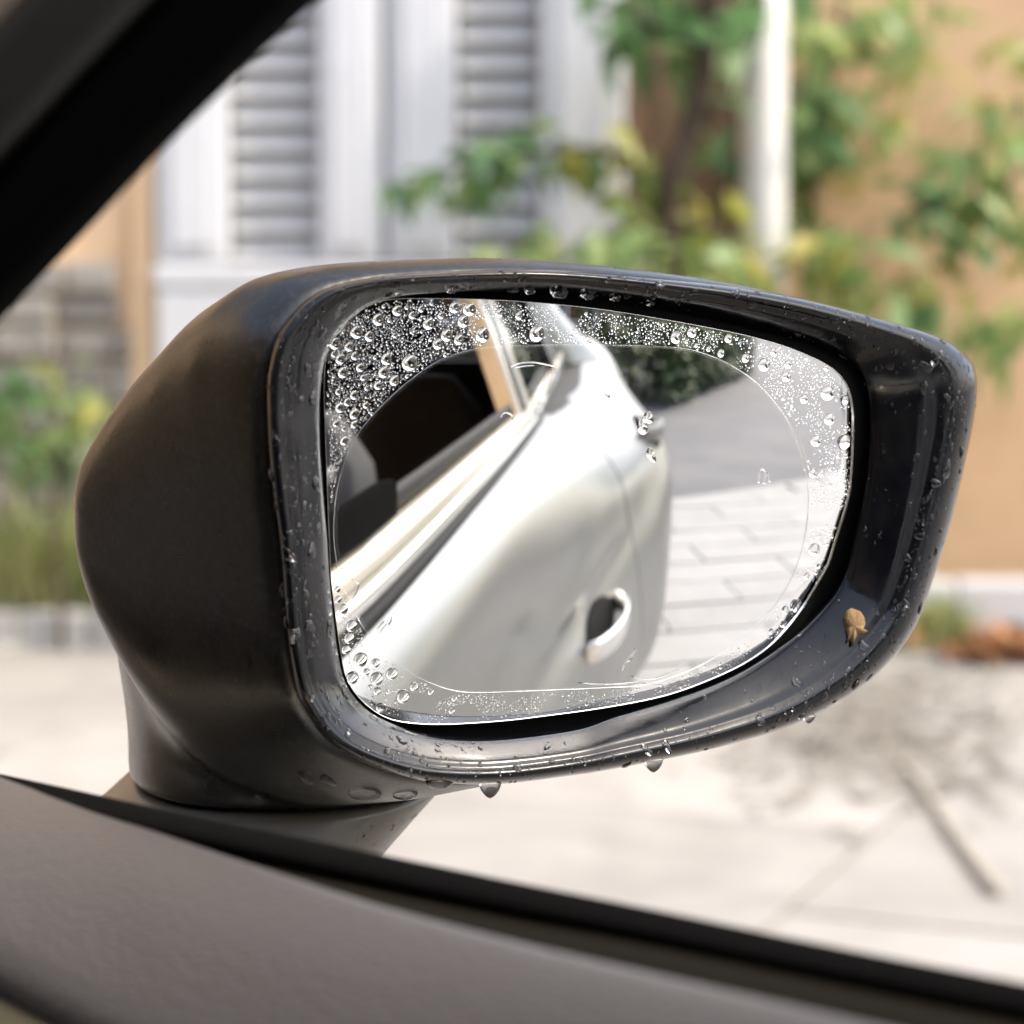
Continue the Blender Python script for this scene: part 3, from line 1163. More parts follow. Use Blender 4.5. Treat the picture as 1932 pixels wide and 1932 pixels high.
# --- door top seen from inside: flock strip, olive lip, padded vinyl, fabric
NW = 70
strip_t = xpath([(-350, 1393), (14, 1472), (139, 1499), (231, 1520), (447, 1565), (894, 1659), (1217, 1724), (1539, 1791), (1932, 1868), (2500, 1985), (3400, 2170)], -.030, NW)
strip_b = xpath([(-350, 1420), (14, 1500), (139, 1530), (231, 1554), (447, 1608), (894, 1705), (1217, 1767), (1539, 1834), (1932, 1915), (2500, 2035), (3400, 2220)], -.034, NW)
strip_t, strip_b = extend(strip_t, .60, True), extend(strip_b, .60, True)
NW = len(strip_t)
rows = []
for i in range(NW):
    a, b = strip_t[i], strip_b[i]
    rows.append([a + np.array([.010, 0, -.03]), a + np.array([.008, 0, -.003]), a + np.array([.003, 0, .0004]), a, a + np.array([-.002, 0, -.0012]), lerp(a, b, .5) + np.array([-.0035, 0, 0]), b + np.array([-.002, 0, 0]),
                 b + np.array([.004, 0, -.002])])
V, F = loft(rows, closed=False)
mesh_obj('window_felt', V, F, M_FELT, fdoor)
rows = []
for i in range(NW):
    b = strip_b[i]
    rows.append([b + np.array([.002, 0, -.0005]), b + np.array([-.004, 0, -.0012]), b + np.array([-.009, 0, -.0022]), b + np.array([-.0125, 0, -.0045]), b + np.array([-.014, 0, -.0075]), b + np.array([-.014, 0, -.03])])
V, F = loft(rows, closed=False)
mesh_obj('sill_lip', V, F, M_OLIVE, fdoor)
XE = [-.042, -.045, -.047, -.050, -.053, -.057, -.062, -.066, -.069, -.072, -.075, -.08, -.085]
NW = 70
pad_e = xpath([(-350, 1345), (0, 1467), (93, 1503), (185, 1536), (278, 1565), (447, 1622), (700, 1703), (966, 1774), (1217, 1833), (1539, 1907), (1932, 1998), (2500, 2130), (3400, 2340)], XE, NW)
pad_l = xpath([(-350, 1600), (0, 1795), (93, 1843), (185, 1888), (278, 1930), (447, 2000), (700, 2095), (966, 2190), (1217, 2270), (1539, 2365), (1932, 2480), (2500, 2640), (3400, 2900)], -.106, NW)
pad_e, pad_l = extend(pad_e, .60, True), extend(pad_l, .60, True)
rows, rows_f = [], []
NW = len(pad_e)
for i in range(NW):
    a, b = pad_e[i], pad_l[i]
    r_ = [a + np.array([.004, 0, -.012]), a + np.array([.0035, 0, -.004]), a + np.array([.002, 0, -.0008])]
    for t in np.linspace(0, 1, 14):
        p = lerp(a, b, t)
        r_.append(p + np.array([-.25, 0, 1.0]) * (.0050 * math.sin(math.pi * t) ** .8))
    r_ += [b + np.array([-.003, 0, -.004]), b + np.array([-.003, 0, -.009]), b + np.array([.006, 0, -.016])]
    rows.append(r_)
    rows_f.append([b + np.array([.006, 0, -.011]), b + np.array([-.001, 0, -.0085]), b + np.array([-.012, 0, -.0105]), b + np.array([-.028, 0, -.020]), b + np.array([-.040, 0, -.06]), b + np.array([-.05, 0, -.30])])
V, F = loft(rows, closed=False)
mesh_obj('door_pad', V, F, M_LEATHER, fdoor)
V, F = loft(rows_f, closed=False)
mesh_obj('door_fabric', V, F, M_FABRIC, fdoor)

# ------------------------------------------------------------------ ground
def sheet(name, pts, z, mat, nx=1):
    V = [np.array([x, y, z]) for x, y in pts]
    o = mesh_obj(name, V, [tuple(range(len(V)))], mat, None, smooth=False)
    tag(o, kind='structure')
    return o


sheet('ground', [(-160, -160), (160, -160), (160, 160), (-160, 160)], -.012, M_GROUND)
E1 = np.array([.66, -5.28])
DV = nrm([1.46, -.85])
NVV = np.array([-DV[1], DV[0]])          # towards the car
a_, b_ = E1 - DV * 40, E1 + DV * 60
sheet('road', [tuple(a_), tuple(a_ - NVV * 90), tuple(b_ - NVV * 90), tuple(b_)], -.006, M_ASPH)

# pale concrete slabs in front of the house
bed = sheet('paving_bed', [(-3, -1.4), (8, -4.6), (16, 2), (4, 13), (-3, 10)], -.004, M_JOINT)
def slab_mesh(hx, hy, name):
    V, F = [], []
    box(V, F, (0, 0, .001), EX, EY, EZ, hx, hy, .012, .003)
    me = bpy.data.meshes.new(name)
    me.from_pydata([tuple(p) for p in V], [], F)
    me.update()
    return me


SLM = []
for k in range(1):
    me = slab_mesh(.74, .59, 'slab')
    me.materials.append(M_CONC)
    SLM.append(me)
ANG = rad(17)
ca, sa = math.cos(ANG), math.sin(ANG)
g0 = np.array([3.14, 1.85])
for i in range(-7, 8):
    for j in range(-5, 9):
        lx, ly = (i + (.5 if j % 2 else 0)) * 1.5, (j + .5) * 1.2
        x, y = g0[0] + ca * lx - sa * ly, g0[1] + sa * lx + ca * ly
        s_ = (x - CAM[0]) * RT[0] + (y - CAM[1]) * RT[1]
        D_ = (x - CAM[0]) * HF[0] + (y - CAM[1]) * HF[1]
        if not (-3.3 < s_ < 4.2 and 1.9 < D_ < 8.0): continue
        inst('slab', SLM[0], bed, (x, y, random.uniform(-.002, .003)), (random.uniform(-.002, .002), random.uniform(-.002, .002), ANG))
# small pavers behind the car
bed2 = sheet('paver_bed', [(-1.2, -1.2), (4.6, -1.6), (5.2, -7.9), tuple(E1 - DV * 2.1)], -.0022, M_JOINT2)
pm = slab_mesh(.446, .143, 'paver')
pm.materials.append(M_PAVER)
AN2 = rad(-13)
c2, s2 = math.cos(AN2), math.sin(AN2)
cnt = 0
for j in range(-1, 26):
    for i in range(-3, 7):
        lx, ly = (i + (.5 if j % 2 else 0)) * .9, -j * .3
        x, y = .3 + c2 * lx - s2 * ly, -1.6 + s2 * lx + c2 * ly
        if (np.array([x, y]) - E1) @ NVV < .12 or x < -.4 or x > 4.4: continue
        if cnt >= 292: continue
        cnt += 1
        inst('paver', pm, bed2, (x, y, random.uniform(-.001, .002)), (random.uniform(-.003, .003), random.uniform(-.003, .003), AN2))

# ------------------------------------------------------------------ house with louvred shutters
DH = 8.4
def hb(V, F, u0, u1, v0, v1, d0, d1, bev=0.0):
    """box on the house front: between sight columns u0..u1, heights of v0..v1 (at DH), from depth d0 to d1"""
    s0, s1 = su(u0, DH), su(u1, DH)
    z1, z0 = zv(v0, DH), zv(v1, DH)
    c = wall_xyz((s0 + s1) / 2, (z0 + z1) / 2, (d0 + d1) / 2)
    box(V, F, c, RT, HF, EZ, abs(s1 - s0) / 2, abs(d1 - d0) / 2, abs(z1 - z0) / 2, bev)


house = empty('house', 'pale house front with white pilasters, grey louvred shutters and peach corner wall', 'house', wall_xyz(su(500, DH), 0, DH))
V, F = [], []
hb(V, F, -4200, 306, -3000, 1200, DH, DH + .25)  # carried left and up out of view so the mirror shell reflects peach
hb(V, F, 306, 1390, -3000, 1200, DH + .14, DH + .30)
mesh_obj('wall', V, F, M_PEACH, house, smooth=False)
for (a, b) in ((306, 440), (608, 722), (738, 862), (1018, 1176)):
    V, F = [], []
    hb(V, F, a, b, -900, 497, DH - .10, DH + .135, .015)
    pl = mesh_obj('pilaster', V, F, M_WHITE, house, smooth=False)
    V, F = [], []
    hb(V, F, lerp(a, b, .22), lerp(a, b, .78), -880, 470, DH - .118, DH - .101, .006)
    mesh_obj('raised_panel', V, F, M_WHITE, pl, smooth=False)
V, F = [], []
hb(V, F, 300, 1392, 500, 545, DH - .12, DH + .13, .012)
mesh_obj('sill', V, F, M_WHITE, house, smooth=False)
V, F = [], []
hb(V, F, 306, 1390, 547, 1190, DH - .112, DH + .12, .01)
mesh_obj('plinth', V, F, M_WHITE, house, smooth=False)
V, F = [], []
hb(V, F, 722.5, 737.5, -900, 497, DH - .02, DH + .12)
mesh_obj('joint_strip', V, F, M_SLAT, house, smooth=False)
# louvre slats share one mesh per shutter
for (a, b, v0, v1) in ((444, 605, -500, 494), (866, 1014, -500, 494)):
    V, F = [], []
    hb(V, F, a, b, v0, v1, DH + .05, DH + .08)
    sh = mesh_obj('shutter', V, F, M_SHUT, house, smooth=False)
    wdt = su(b, DH) - su(a, DH) - .012
    V, F = [], []
    ay = nrm(HF * math.cos(rad(48)) * 1.0 + EZ * math.sin(rad(48)))
    az = np.cross(RT, ay)
    box(V, F, (0, 0, 0), RT, ay, az, wdt / 2, .048, .006, .003)
    me = bpy.data.meshes.new('slat')
    me.from_pydata([tuple(p) for p in V], [], F)
    me.update()
    me.materials.append(M_SLAT)
    k = 0
    v = v1 - 22
    while v > v0:
        inst('slat', me, sh, wall_xyz((su(a, DH) + su(b, DH)) / 2, zv(v, DH), DH + .012))
        v -= 50
# dark plank door beside the last pilaster
dr = None
V, F = [], []
hb(V, F, 1178, 1392, -900, 496, DH + .10, DH + .135)
dr = mesh_obj('door', V, F, M_WOOD, house, smooth=False)
for k in range(4):
    V, F = [], []
    hb(V, F, 1180 + k * 53, 1180 + k * 53 + 50, -880, 494, DH + .06, DH + .099, .006)
    mesh_obj('plank', V, F, M_WOOD, dr, smooth=False)
# rubble stone base, each stone its own piece
rng = random.Random(3)
v = 492
row = 0
while v < 1185:
    hgt = rng.uniform(58, 84)
    u = -420 + rng.uniform(-40, 0)
    while u < 250:
        wd = rng.uniform(70, 130)
        u1 = min(u + wd, 252)
        if u1 - u > 25:
            V, F = [], []
            hb(V, F, u + 3, u1 - 3, v + 3, v + hgt - 3, DH - rng.uniform(.03, .06), DH - .001, .015)
            if u > -170 or rng.random() < .4:
                mesh_obj('stone', V, F, M_STONE, house, smooth=False)
        u += wd
    v += hgt
V, F = [], []
hb(V, F, 254, 300, -900, 760, DH - .05, DH - .001, .008)
mesh_obj('corner_strip', V, F, M_PEACH, house, smooth=False)
V, F = [], []
hb(V, F, -4300, 1450, -3060, -3002, DH - .5, DH + 3.0)
mesh_obj('roof', V, F, M_ROOF, house, smooth=False)

# tan boundary wall on the right
tw = empty('boundary_wall', 'tan rendered boundary wall with climbing greenery, right of the white post', 'wall', wall_xyz(su(1900, DH), 0, DH))
V, F = [], []
hb(V, F, 1393, 3600, -420, 1200, DH + .05, DH + .28)
mesh_obj('wall_face', V, F, M_TAN, tw, smooth=False)
V, F = [], []
hb(V, F, 1393, 3600, -455, -421, DH + .0, DH + .33, .01)
mesh_obj('coping', V, F, M_TAN, tw, smooth=False)
# white post
V, F = [], []
s_ = su(1438, 7.9)
tube(V, F, [wall_xyz(s_ - .004, 0, 7.9), wall_xyz(s_, 1.6, 7.9), wall_xyz(s_ - .014, 3.6, 7.9)], [.085, .082, .080], 24)
post = mesh_obj('post', V, F, M_POST, None, origin=wall_xyz(s_, 0, 7.9))
tag(post, 'round white painted post standing in front of the tan wall and dark door', 'post')
V, F = [], []
tube(V, F, [wall_xyz(s_, .0, 7.9), wall_xyz(s_, .10, 7.9)], [.12, .11], 20)
mesh_obj('post_base', V, F, M_KERB, post)

# kerbs
def kerb(name, label, u0, u1, D, h, mat, n, cat='kerb'):
    s0, s1 = su(u0, D), su(u1, D)
    e = empty(name, label, cat, wall_xyz((s0 + s1) / 2, 0, D))
    for k in range(n):
        V, F = [], []
        a, b = lerp(s0, s1, k / n), lerp(s0, s1, (k + 1) / n)
        box(V, F, wall_xyz((a + b) / 2, h / 2 - .01, D + rng.uniform(-.01, .01)), RT, HF, EZ, (b - a) / 2 - .003, .09, h / 2 + .01, .015)
        mesh_obj('kerb_stone', V, F, mat, e, smooth=False)


kerb('kerb', 'grey concrete kerb stones edging the grass under the stone wall', -500, 700, 8.0, .13, M_KERB, 9)
kerb('kerb', 'white painted kerb stones along the foot of the tan wall', 1560, 3000, 8.05, .24, M_WKERB, 6)

# ------------------------------------------------------------------ plants
def leaf_mesh(name, L, W, mat, fold=.25, droop=.25):
    V = []
    prof = [(0, .02), (.18, .75), (.42, 1.0), (.68, .72), (.88, .3), (1, .02)]
    for t, w_ in prof:
        zc = -droop * L * t * t
        V.append((0 - w_ * W / 2, t * L, zc + fold * w_ * W / 2))
        V.append((0, t * L, zc))
        V.append((w_ * W / 2, t * L, zc + fold * w_ * W / 2))
    F = []
    for k in range(len(prof) - 1):
        b = k * 3
        F += [(b, b + 1, b + 4, b + 3), (b + 1, b + 2, b + 5, b + 4)]
    me = bpy.data.meshes.new(name)
    me.from_pydata(V, [], F)
    me.update()
    me.polygons.foreach_set('use_smooth', [True] * len(me.polygons))
    me.materials.append(mat)
    return me


LEAVES = {}
for key, mat in (('g', M_LEAF), ('d', M_LEAFD), ('y', M_LEAFY), ('b', M_DRY)):
    LEAVES[key] = [leaf_mesh('leaf', .15, .075, mat), leaf_mesh('leaf', .19, .070, mat, .3, .45), leaf_mesh('leaf', .11, .065, mat, .2, .15)]


def leaf_basis(r, hang=0.5, size=1.0):
    yaw = r.uniform(0, 2 * math.pi)
    pit = r.gauss(-.5 * hang - .1, .55)
    roll = r.gauss(0, .7)
    M4 = Matrix.Rotation(yaw, 4, 'Z') @ Matrix.Rotation(pit, 4, 'X') @ Matrix.Rotation(roll, 4, 'Y')
    return M4 @ Matrix.Scale(size * r.uniform(.75, 1.3), 4)


def plant(name, label, cat, D, stems, clumps, seed, root_u=None, hang=.6, group=None):
    """stems: lists of (u, v, radius); clumps: (u, v, ru, rv, count, kind, size)"""
    r = random.Random(seed)
    ru = root_u if root_u is not None else stems[0][0][0]
    e = empty(name, label, cat, wall_xyz(su(ru, D), 0, D), group)
    for k, st in enumerate(stems):
        V, F = [], []
        pts = [wall_pt(u, v, D) + HF * r.uniform(-.05, .05) for u, v, _ in st]
        P = crspline(pts, len(pts) * 4)
        rr = np.interp(np.linspace(0, 1, len(P)), np.linspace(0, 1, len(st)), [q[2] for q in st])
        tube(V, F, P, rr, 8)
        mesh_obj('trunk' if k == 0 else 'branch', V, F, M_BARK, e)
    for (u, v, du, dv, cnt, kind, size) in clumps:
        for _ in range(cnt):
            while True:
                a, b = r.uniform(-1, 1), r.uniform(-1, 1)
                if a * a + b * b <= 1: break
            dd = r.gauss(0, .14)
            p = wall_pt(u + a * du, v + b * dv, D) + HF * dd
            if p[2] < .02: continue
            inst('leaf', r.choice(LEAVES[kind]), e, p, mat4=leaf_basis(r, hang, size))
    return e


gv = lambda D: HZ + 1.13 / D * S / T
plant('tree', 'dark stemmed tree with drooping branch of leaves between louvred shutter and white post', 'tree', 7.7,
      [[(1285, gv(7.7), .06), (1290, 800, .05), (1262, 440, .045), (1255, 370, .04), (1300, 250, .04), (1330, 120, .045), (1340, -150, .045), (1300, -500, .04)],
       [(1262, 400, .028), (1190, 300, .02), (1050, 285, .016), (900, 310, .012), (760, 365, .006)],
       [(1330, 100, .03), (1230, 40, .02), (1120, 20, .01)],
       [(1270, 420, .02), (1330, 430, .016), (1400, 470, .01)]],
      [(800, 355, 75, 35, 17, 'd', .85), (900, 300, 80, 50, 28, 'd', .95), (985, 275, 60, 38, 14, 'd', .9), (1110, 285, 70, 40, 15, 'y', 1.0), (1200, 320, 60, 55, 15, 'y', 1.0),
       (1230, 40, 130, 60, 34, 'd', 1.25), (1350, 60, 50, 70, 12, 'd', 1.2), (1300, -60, 200, 50, 16, 'd', 1.2), (1180, 430, 60, 50, 12, 'g', 1.0), (1330, 400, 75, 60, 20, 'y', 1.0),
       (1350, 240, 35, 80, 6, 'd', 1.0), (1360, 460, 50, 40, 12, 'y', 1.0)], 11)
plant('climbing_plant', 'hanging strand of long green leaves on the tan wall beside the white post', 'plant', 8.1,
      [[(1560, gv(8.1), .02), (1550, 900, .018), (1520, 500, .014), (1545, 250, .012), (1580, 60, .01), (1610, -250, .01)]],
      [(1545, 210, 38, 110, 30, 'd', 1.25), (1520, 360, 26, 90, 14, 'g', 1.1), (1575, 60, 80, 60, 22, 'g', 1.1), (1680, 40, 70, 70, 20, 'g', 1.0), (1650, 130, 90, 50, 12, 'g', .9),
       (1510, 40, 40, 40, 8, 'g', 1.0), (1640, 260, 60, 70, 14, 'g', .85), (1600, 330, 40, 50, 8, 'y', .8), (1720, 150, 60, 70, 12, 'y', .85), (1780, 30, 60, 40, 8, 'g', .8)], 12)
plant('shrub', 'bushy green shrub against the tan wall at the right edge', 'shrub', 8.0,
      [[(1990, gv(8.0), .02), (2000, 700, .016), (1930, 470, .012), (1850, 400, .010), (1850, 250, .006)], [(1835, 480, .010), (1760, 400, .01), (1720, 380, .006)], [(1870, 420, .010), (1905, 330, .008), (1950, 250, .006)]],
      [(1750, 390, 55, 55, 20, 'd', 1.0), (1840, 310, 80, 70, 30, 'g', 1.0), (1905, 400, 60, 60, 22, 'g', 1.05), (1880, 220, 60, 40, 10, 'g', .95), (1800, 450, 60, 30, 10, 'd', .9), (1965, 330, 60, 120, 20, 'g', 1.0), (1900, 130, 50, 60, 12, 'y', .85), (1800, 520, 90, 40, 12, 'y', .85)], 13)
plant('shrub', 'tall grassy green shrub behind the top right shoulder of the door mirror', 'shrub', 7.8,
      [[(1600, gv(7.8), .02), (1590, 800, .018), (1585, 560, .012), (1580, 420, .008)], [(1600, 900, .018), (1740, 760, .012), (1800, 640, .008)], [(1590, 800, .015), (1530, 600, .01), (1515, 430, .006)]],
      [(1540, 480, 60, 70, 22, 'y', .95), (1600, 470, 45, 70, 16, 'g', 1.0), (1650, 580, 70, 50, 20, 'g', 1.0), (1760, 610, 90, 50, 26, 'd', 1.05), (1880, 620, 70, 50, 22, 'g', 1.0), (1800, 690, 70, 40, 12, 'd', .9), (1700, 540, 60, 30, 8, 'y', .9)], 14)
plant('shrub', 'low green shrub below the louvred shutter, just above the mirror top', 'shrub', 7.6,
      [[(1120, gv(7.6), .02), (1120, 700, .015), (1100, 520, .01)], [(1120, 800, .015), (1300, 540, .01)], [(1120, 800, .015), (930, 540, .01)]],
      [(930, 490, 70, 28, 18, 'g', .85), (1060, 480, 80, 32, 22, 'g', .9), (1200, 480, 80, 35, 22, 'g', .9), (1320, 490, 80, 40, 22, 'g', .95), (1400, 520, 60, 30, 10, 'y', .9)], 15)
plant('shrub', 'leafy green shrub growing against the grey stone base at left', 'shrub', 7.9,
      [[(120, gv(7.9), .012), (105, 950, .012), (110, 780, .010), (140, 650, .006)], [(115, 900, .015), (40, 760, .01), (10, 660, .006)], [(115, 900, .015), (190, 780, .008)]],
      [(50, 780, 70, 90, 18, 'd', 1.0), (140, 740, 50, 80, 13, 'g', 1.0), (90, 860, 80, 40, 14, 'd', 1.0), (-60, 780, 90, 110, 16, 'd', 1.0), (185, 800, 30, 60, 7, 'y', .9)], 16)


def blades(name, label, pts, mat, seed, L=(.12, .34), W=.012):
    r = random.Random(seed)
    V, F = [], []
    for (x, y) in pts:
        h = r.uniform(*L)
        yaw = r.uniform(0, 6.28)
        d = np.array([math.cos(yaw), math.sin(yaw), 0])
        side = np.array([-d[1], d[0], 0]) * W
        lean = r.uniform(.1, .7)
        b = len(V)
        base_ = np.array([x, y, 0.0])
        for t, w_ in ((0, 1), (.5, .8), (1, .05)):
            c = base_ + EZ * h * t * (1 - .3 * lean * t) + d * h * lean * t * t
            V.append(c - side * w_)
            V.append(c + side * w_)
        F += [(b, b + 1, b + 3, b + 2), (b + 2, b + 3, b + 5, b + 4)]
    o = mesh_obj(name, V, F, mat, None)
    tag(o, label, 'grass', kind='stuff')
    return o


def gstuff(u0, u1, d0, d1, n, seed):
    r = random.Random(seed)
    out = []
    for _ in range(n):
        D = r.uniform(d0, d1)
        q = wall_xyz(su(r.uniform(u0, u1), D), 0, D)
        out.append((q[0], q[1]))
    return out


M_GRASS = pmat('grass_blades', (.33, .38, .15), .6, var=.4, nscale=2.2, stain=(.42, .35, .16), stain_scale=1.6, stain_amt=.8)
blades('grass', 'tall green and yellowing grass between the kerb and the stone wall', gstuff(-400, 420, 8.06, 8.36, 3800, 5), M_GRASS, 5, (.2, .62), .011)
blades('grass', 'green grass tufts at the foot of the tan wall behind the mirror', gstuff(1650, 1830, 7.75, 7.95, 420, 6), M_GRASS, 6, (.10, .26), .011)
# fallen brown leaves
r = random.Random(8)
V, F = [], []
for _ in range(240):
    D = r.uniform(7.35, 7.9)
    u = r.gauss(1905, 65)
    q = wall_xyz(su(u, D), r.uniform(.01, .10), D)
    a, t1 = r.uniform(0, 6.28), r.uniform(-.5, .5)
    d1 = np.array([math.cos(a), math.sin(a), t1]) * r.uniform(.03, .06)
    d2 = np.array([-math.sin(a), math.cos(a), r.uniform(-.4, .4)]) * r.uniform(.02, .035)
    b = len(V)
    V += [q - d1, q + d2 + EZ * .01, q + d1, q - d2 + EZ * .01]
    F.append((b, b + 1, b + 2, b + 3))
o = mesh_obj('fallen_leaves', V, F, pmat('fallen_leaf', (.34, .165, .075), .85, var=.5, nscale=7), None, smooth=False)
tag(o, 'drift of fallen orange brown leaves below the white kerb', 'leaves', kind='stuff')
# grey-green litter on the paving
V, F = [], []
for _ in range(1100):
    u, v = r.gauss(1650, 150), r.gauss(1365, 75)
    p = on_plane(u, v, (0, 0, .024), np.array([0, 0, 1.0]))
    a = r.uniform(0, 6.28)
    l_1 = r.uniform(.012, .04)
    d1 = np.array([math.cos(a), math.sin(a), r.uniform(-.1, .25)]) * l_1
    d2 = np.array([-math.sin(a), math.cos(a), 0]) * l_1 * .5
    b = len(V)
    V += [p - d1, p + d2 + EZ * .004, p + d1, p - d2 + EZ * .004]
    F.append((b, b + 1, b + 2, b + 3))
o = mesh_obj('leaf_litter', V, F, pmat('leaf_litter', (.235, .215, .18), .9, var=.4, nscale=6), None, smooth=False)
tag(o, 'scattered grey brown leaf litter on the pale paving', 'litter', kind='stuff')
# dry stick
zpl = (0, 0, .022), np.array([0, 0, 1.0])
pts = [on_plane(u, v, *zpl) for u, v in ((1665, 1400), (1730, 1470), (1790, 1560), (1840, 1630), (1888, 1688))]
V, F = [], []
P = crspline(pts, 16)
tube(V, F, P, np.linspace(.008, .020, 16), 8)
o = mesh_obj('stick', V, F, M_STICK, None, origin=P[8] * np.array([1, 1, 0]))
tag(o, 'dry pale stick lying on the concrete paving', 'stick')

# ------------------------------------------------------------------ what stands behind the car (seen in the mirror)
def hedge(name, label, p, q, wid, hgt, n, seed, mat):
    r = random.Random(seed)
    p, q = np.array(p, float), np.array(q, float)
    d = nrm(np.append(q - p, 0))
    sd_ = np.array([-d[1], d[0], 0])
    Lg = np.linalg.norm(q - p)
    e = empty(name, label, 'hedge', (*(.5 * (p + q)), 0))
    V, F = [], []
    for _ in range(n):
        t, s = r.random(), r.uniform(-1, 1)
        hh = hgt * (.82 + .18 * math.sin(t * Lg * 1.7 + seed) + .12 * math.sin(t * Lg * 4.1))
        z = r.random() ** .7 * hh
        if r.random() < .55: s = math.copysign(r.uniform(.8, 1.05), s)
        c = np.append(p + (q - p) * t, z) + sd_ * s * wid * (1 - .35 * (z / hh) ** 3)
        a, l1 = r.uniform(0, 6.28), r.uniform(.06, .13)
        d1 = np.array([math.cos(a), math.sin(a), r.uniform(-.8, .4)]) * l1
        d2 = np.array([-math.sin(a), math.cos(a), r.uniform(-.6, .6)]) * l1 * .55
        b = len(V)
        V += [c - d1, c + d2, c + d1, c - d2]
        F.append((b, b + 1, b + 2, b + 3))
    o = mesh_obj('foliage', V, F, mat, e, smooth=False)
    o['kind'] = 'stuff'
    V, F = [], []
    for k in range(max(3, int(Lg / .8))):
        t = (k + .5) / max(3, int(Lg / .8))
        b = np.append(p + (q - p) * t, 0)
        tube(V, F, [b, b + EZ * hgt * .5 + d * .1, b + EZ * hgt * .85], [.03, .02, .01], 6)
    mesh_obj('stems', V, F, M_BARK, e)


M_HEDGE = pmat('hedge_leaf', (.055, .105, .030), .6, var=.6, nscale=1.3, stain=(.10, .13, .04), stain_scale=3, stain_amt=.6)
hedge('hedge', 'clipped dark green hedge across the road, reflected beside the car', (.25, -11.4), (3.2, -20.0), .8, 2.3, 9000, 21, M_HEDGE)
# long rows of greenery that close the street
hedge('hedge', 'tall hedge at the far end of the street behind the car', (-14, -44), (30, -52), 2.2, 4.2, 5200, 22, M_HEDGE)
bh = empty('brown_house', 'brown house far behind the car across the road', 'house', (-3.5, -30, 0))
V, F = [], []
box(V, F, (-3.5, -30, 2.4), EX, EY, EZ, 6.0, 3.5, 2.4)
mesh_obj('wall', V, F, M_BRICKH, bh, smooth=False)
V, F = [], []
L = [[np.array([x, -33.9, 4.8]), np.array([x, -30, 6.8]), np.array([x, -26.1, 4.8]), np.array([x, -30, 4.7])] for x in (-9.9, 2.9)]
V, F = loft(L, True, True, True)
mesh_obj('roof', V, F, M_ROOF, bh, smooth=False)
for k in range(5):
    V, F = [], []
    box(V, F, (-8.3 + k * 2.4, -26.47, 1.7), EX, EY, EZ, .55, .03, .65, .01)
    wdw = mesh_obj('window', V, F, M_WHITE, bh, smooth=False)
    V, F = [], []
    box(V, F, (-8.3 + k * 2.4, -26.43, 1.7), EX, EY, EZ, .46, .008, .56)
    mesh_obj('pane', V, F, M_TINT, wdw, smooth=False)
hedge('hedge', 'unseen dark hedge added left of the car to darken the mirror shell reflection', (-6.3, -9), (-6.3, 14), .6, 4.6, 15000, 23, M_HEDGE)  # unseen, added to give the mirror shell something dark to reflect
# unseen house added opposite, its tan front warms the mirror shell's reflection
fh = empty('reflector_house', 'unseen tan house added on the far side of the car to warm shell reflections', 'house', (-8, 0, 0))
V, F = [], []
box(V, F, (-8.2, 0, 3.1), EX, EY, EZ, .2, 16, 3.1)
mesh_obj('wall', V, F, M_TAN, fh, smooth=False)
V, F = [], []
box(V, F, (-8.3, 0, 6.32), EX, EY, EZ, .7, 16.4, .1)
mesh_obj('roof', V, F, M_ROOF, fh, smooth=False)
for k in range(6):
    for z in (1.6, 4.4):
        V, F = [], []
        box(V, F, (-7.98, -13 + k * 5.2, z), EX, EY, EZ, .03, .7, .8, .01)
        wdw = mesh_obj('window', V, F, M_WHITE, fh, smooth=False)
        V, F = [], []
        box(V, F, (-7.945, -13 + k * 5.2, z), EX, EY, EZ, .008, .6, .7)
        mesh_obj('pane', V, F, M_TINT, wdw, smooth=False)


nb = empty('reflector_block', 'unseen peach block added ahead of the car to warm the mirror shell reflection', 'building', (-6, 19, 0))  # unseen, added so the top of the mirror shell picks up bronze
V, F = [], []
box(V, F, (-6, 22, 8), EX, EY, EZ, 10, 3, 8)
mesh_obj('wall', V, F, M_PEACH, nb, smooth=False)
V, F = [], []
box(V, F, (-6, 22, 16.2), EX, EY, EZ, 10.4, 3.4, .2)
mesh_obj('roof', V, F, M_ROOF, nb, smooth=False)
for k in range(5):
    for z in (2.0, 5.4, 8.8, 12.2):
        V, F = [], []
        box(V, F, (-14 + k * 4, 18.97, z), EX, EY, EZ, .7, .03, .9, .01)
        wdw = mesh_obj('window', V, F, M_WHITE, nb, smooth=False)
        V, F = [], []
        box(V, F, (-14 + k * 4, 18.93, z), EX, EY, EZ, .6, .008, .8)
        mesh_obj('pane', V, F, M_TINT, wdw, smooth=False)


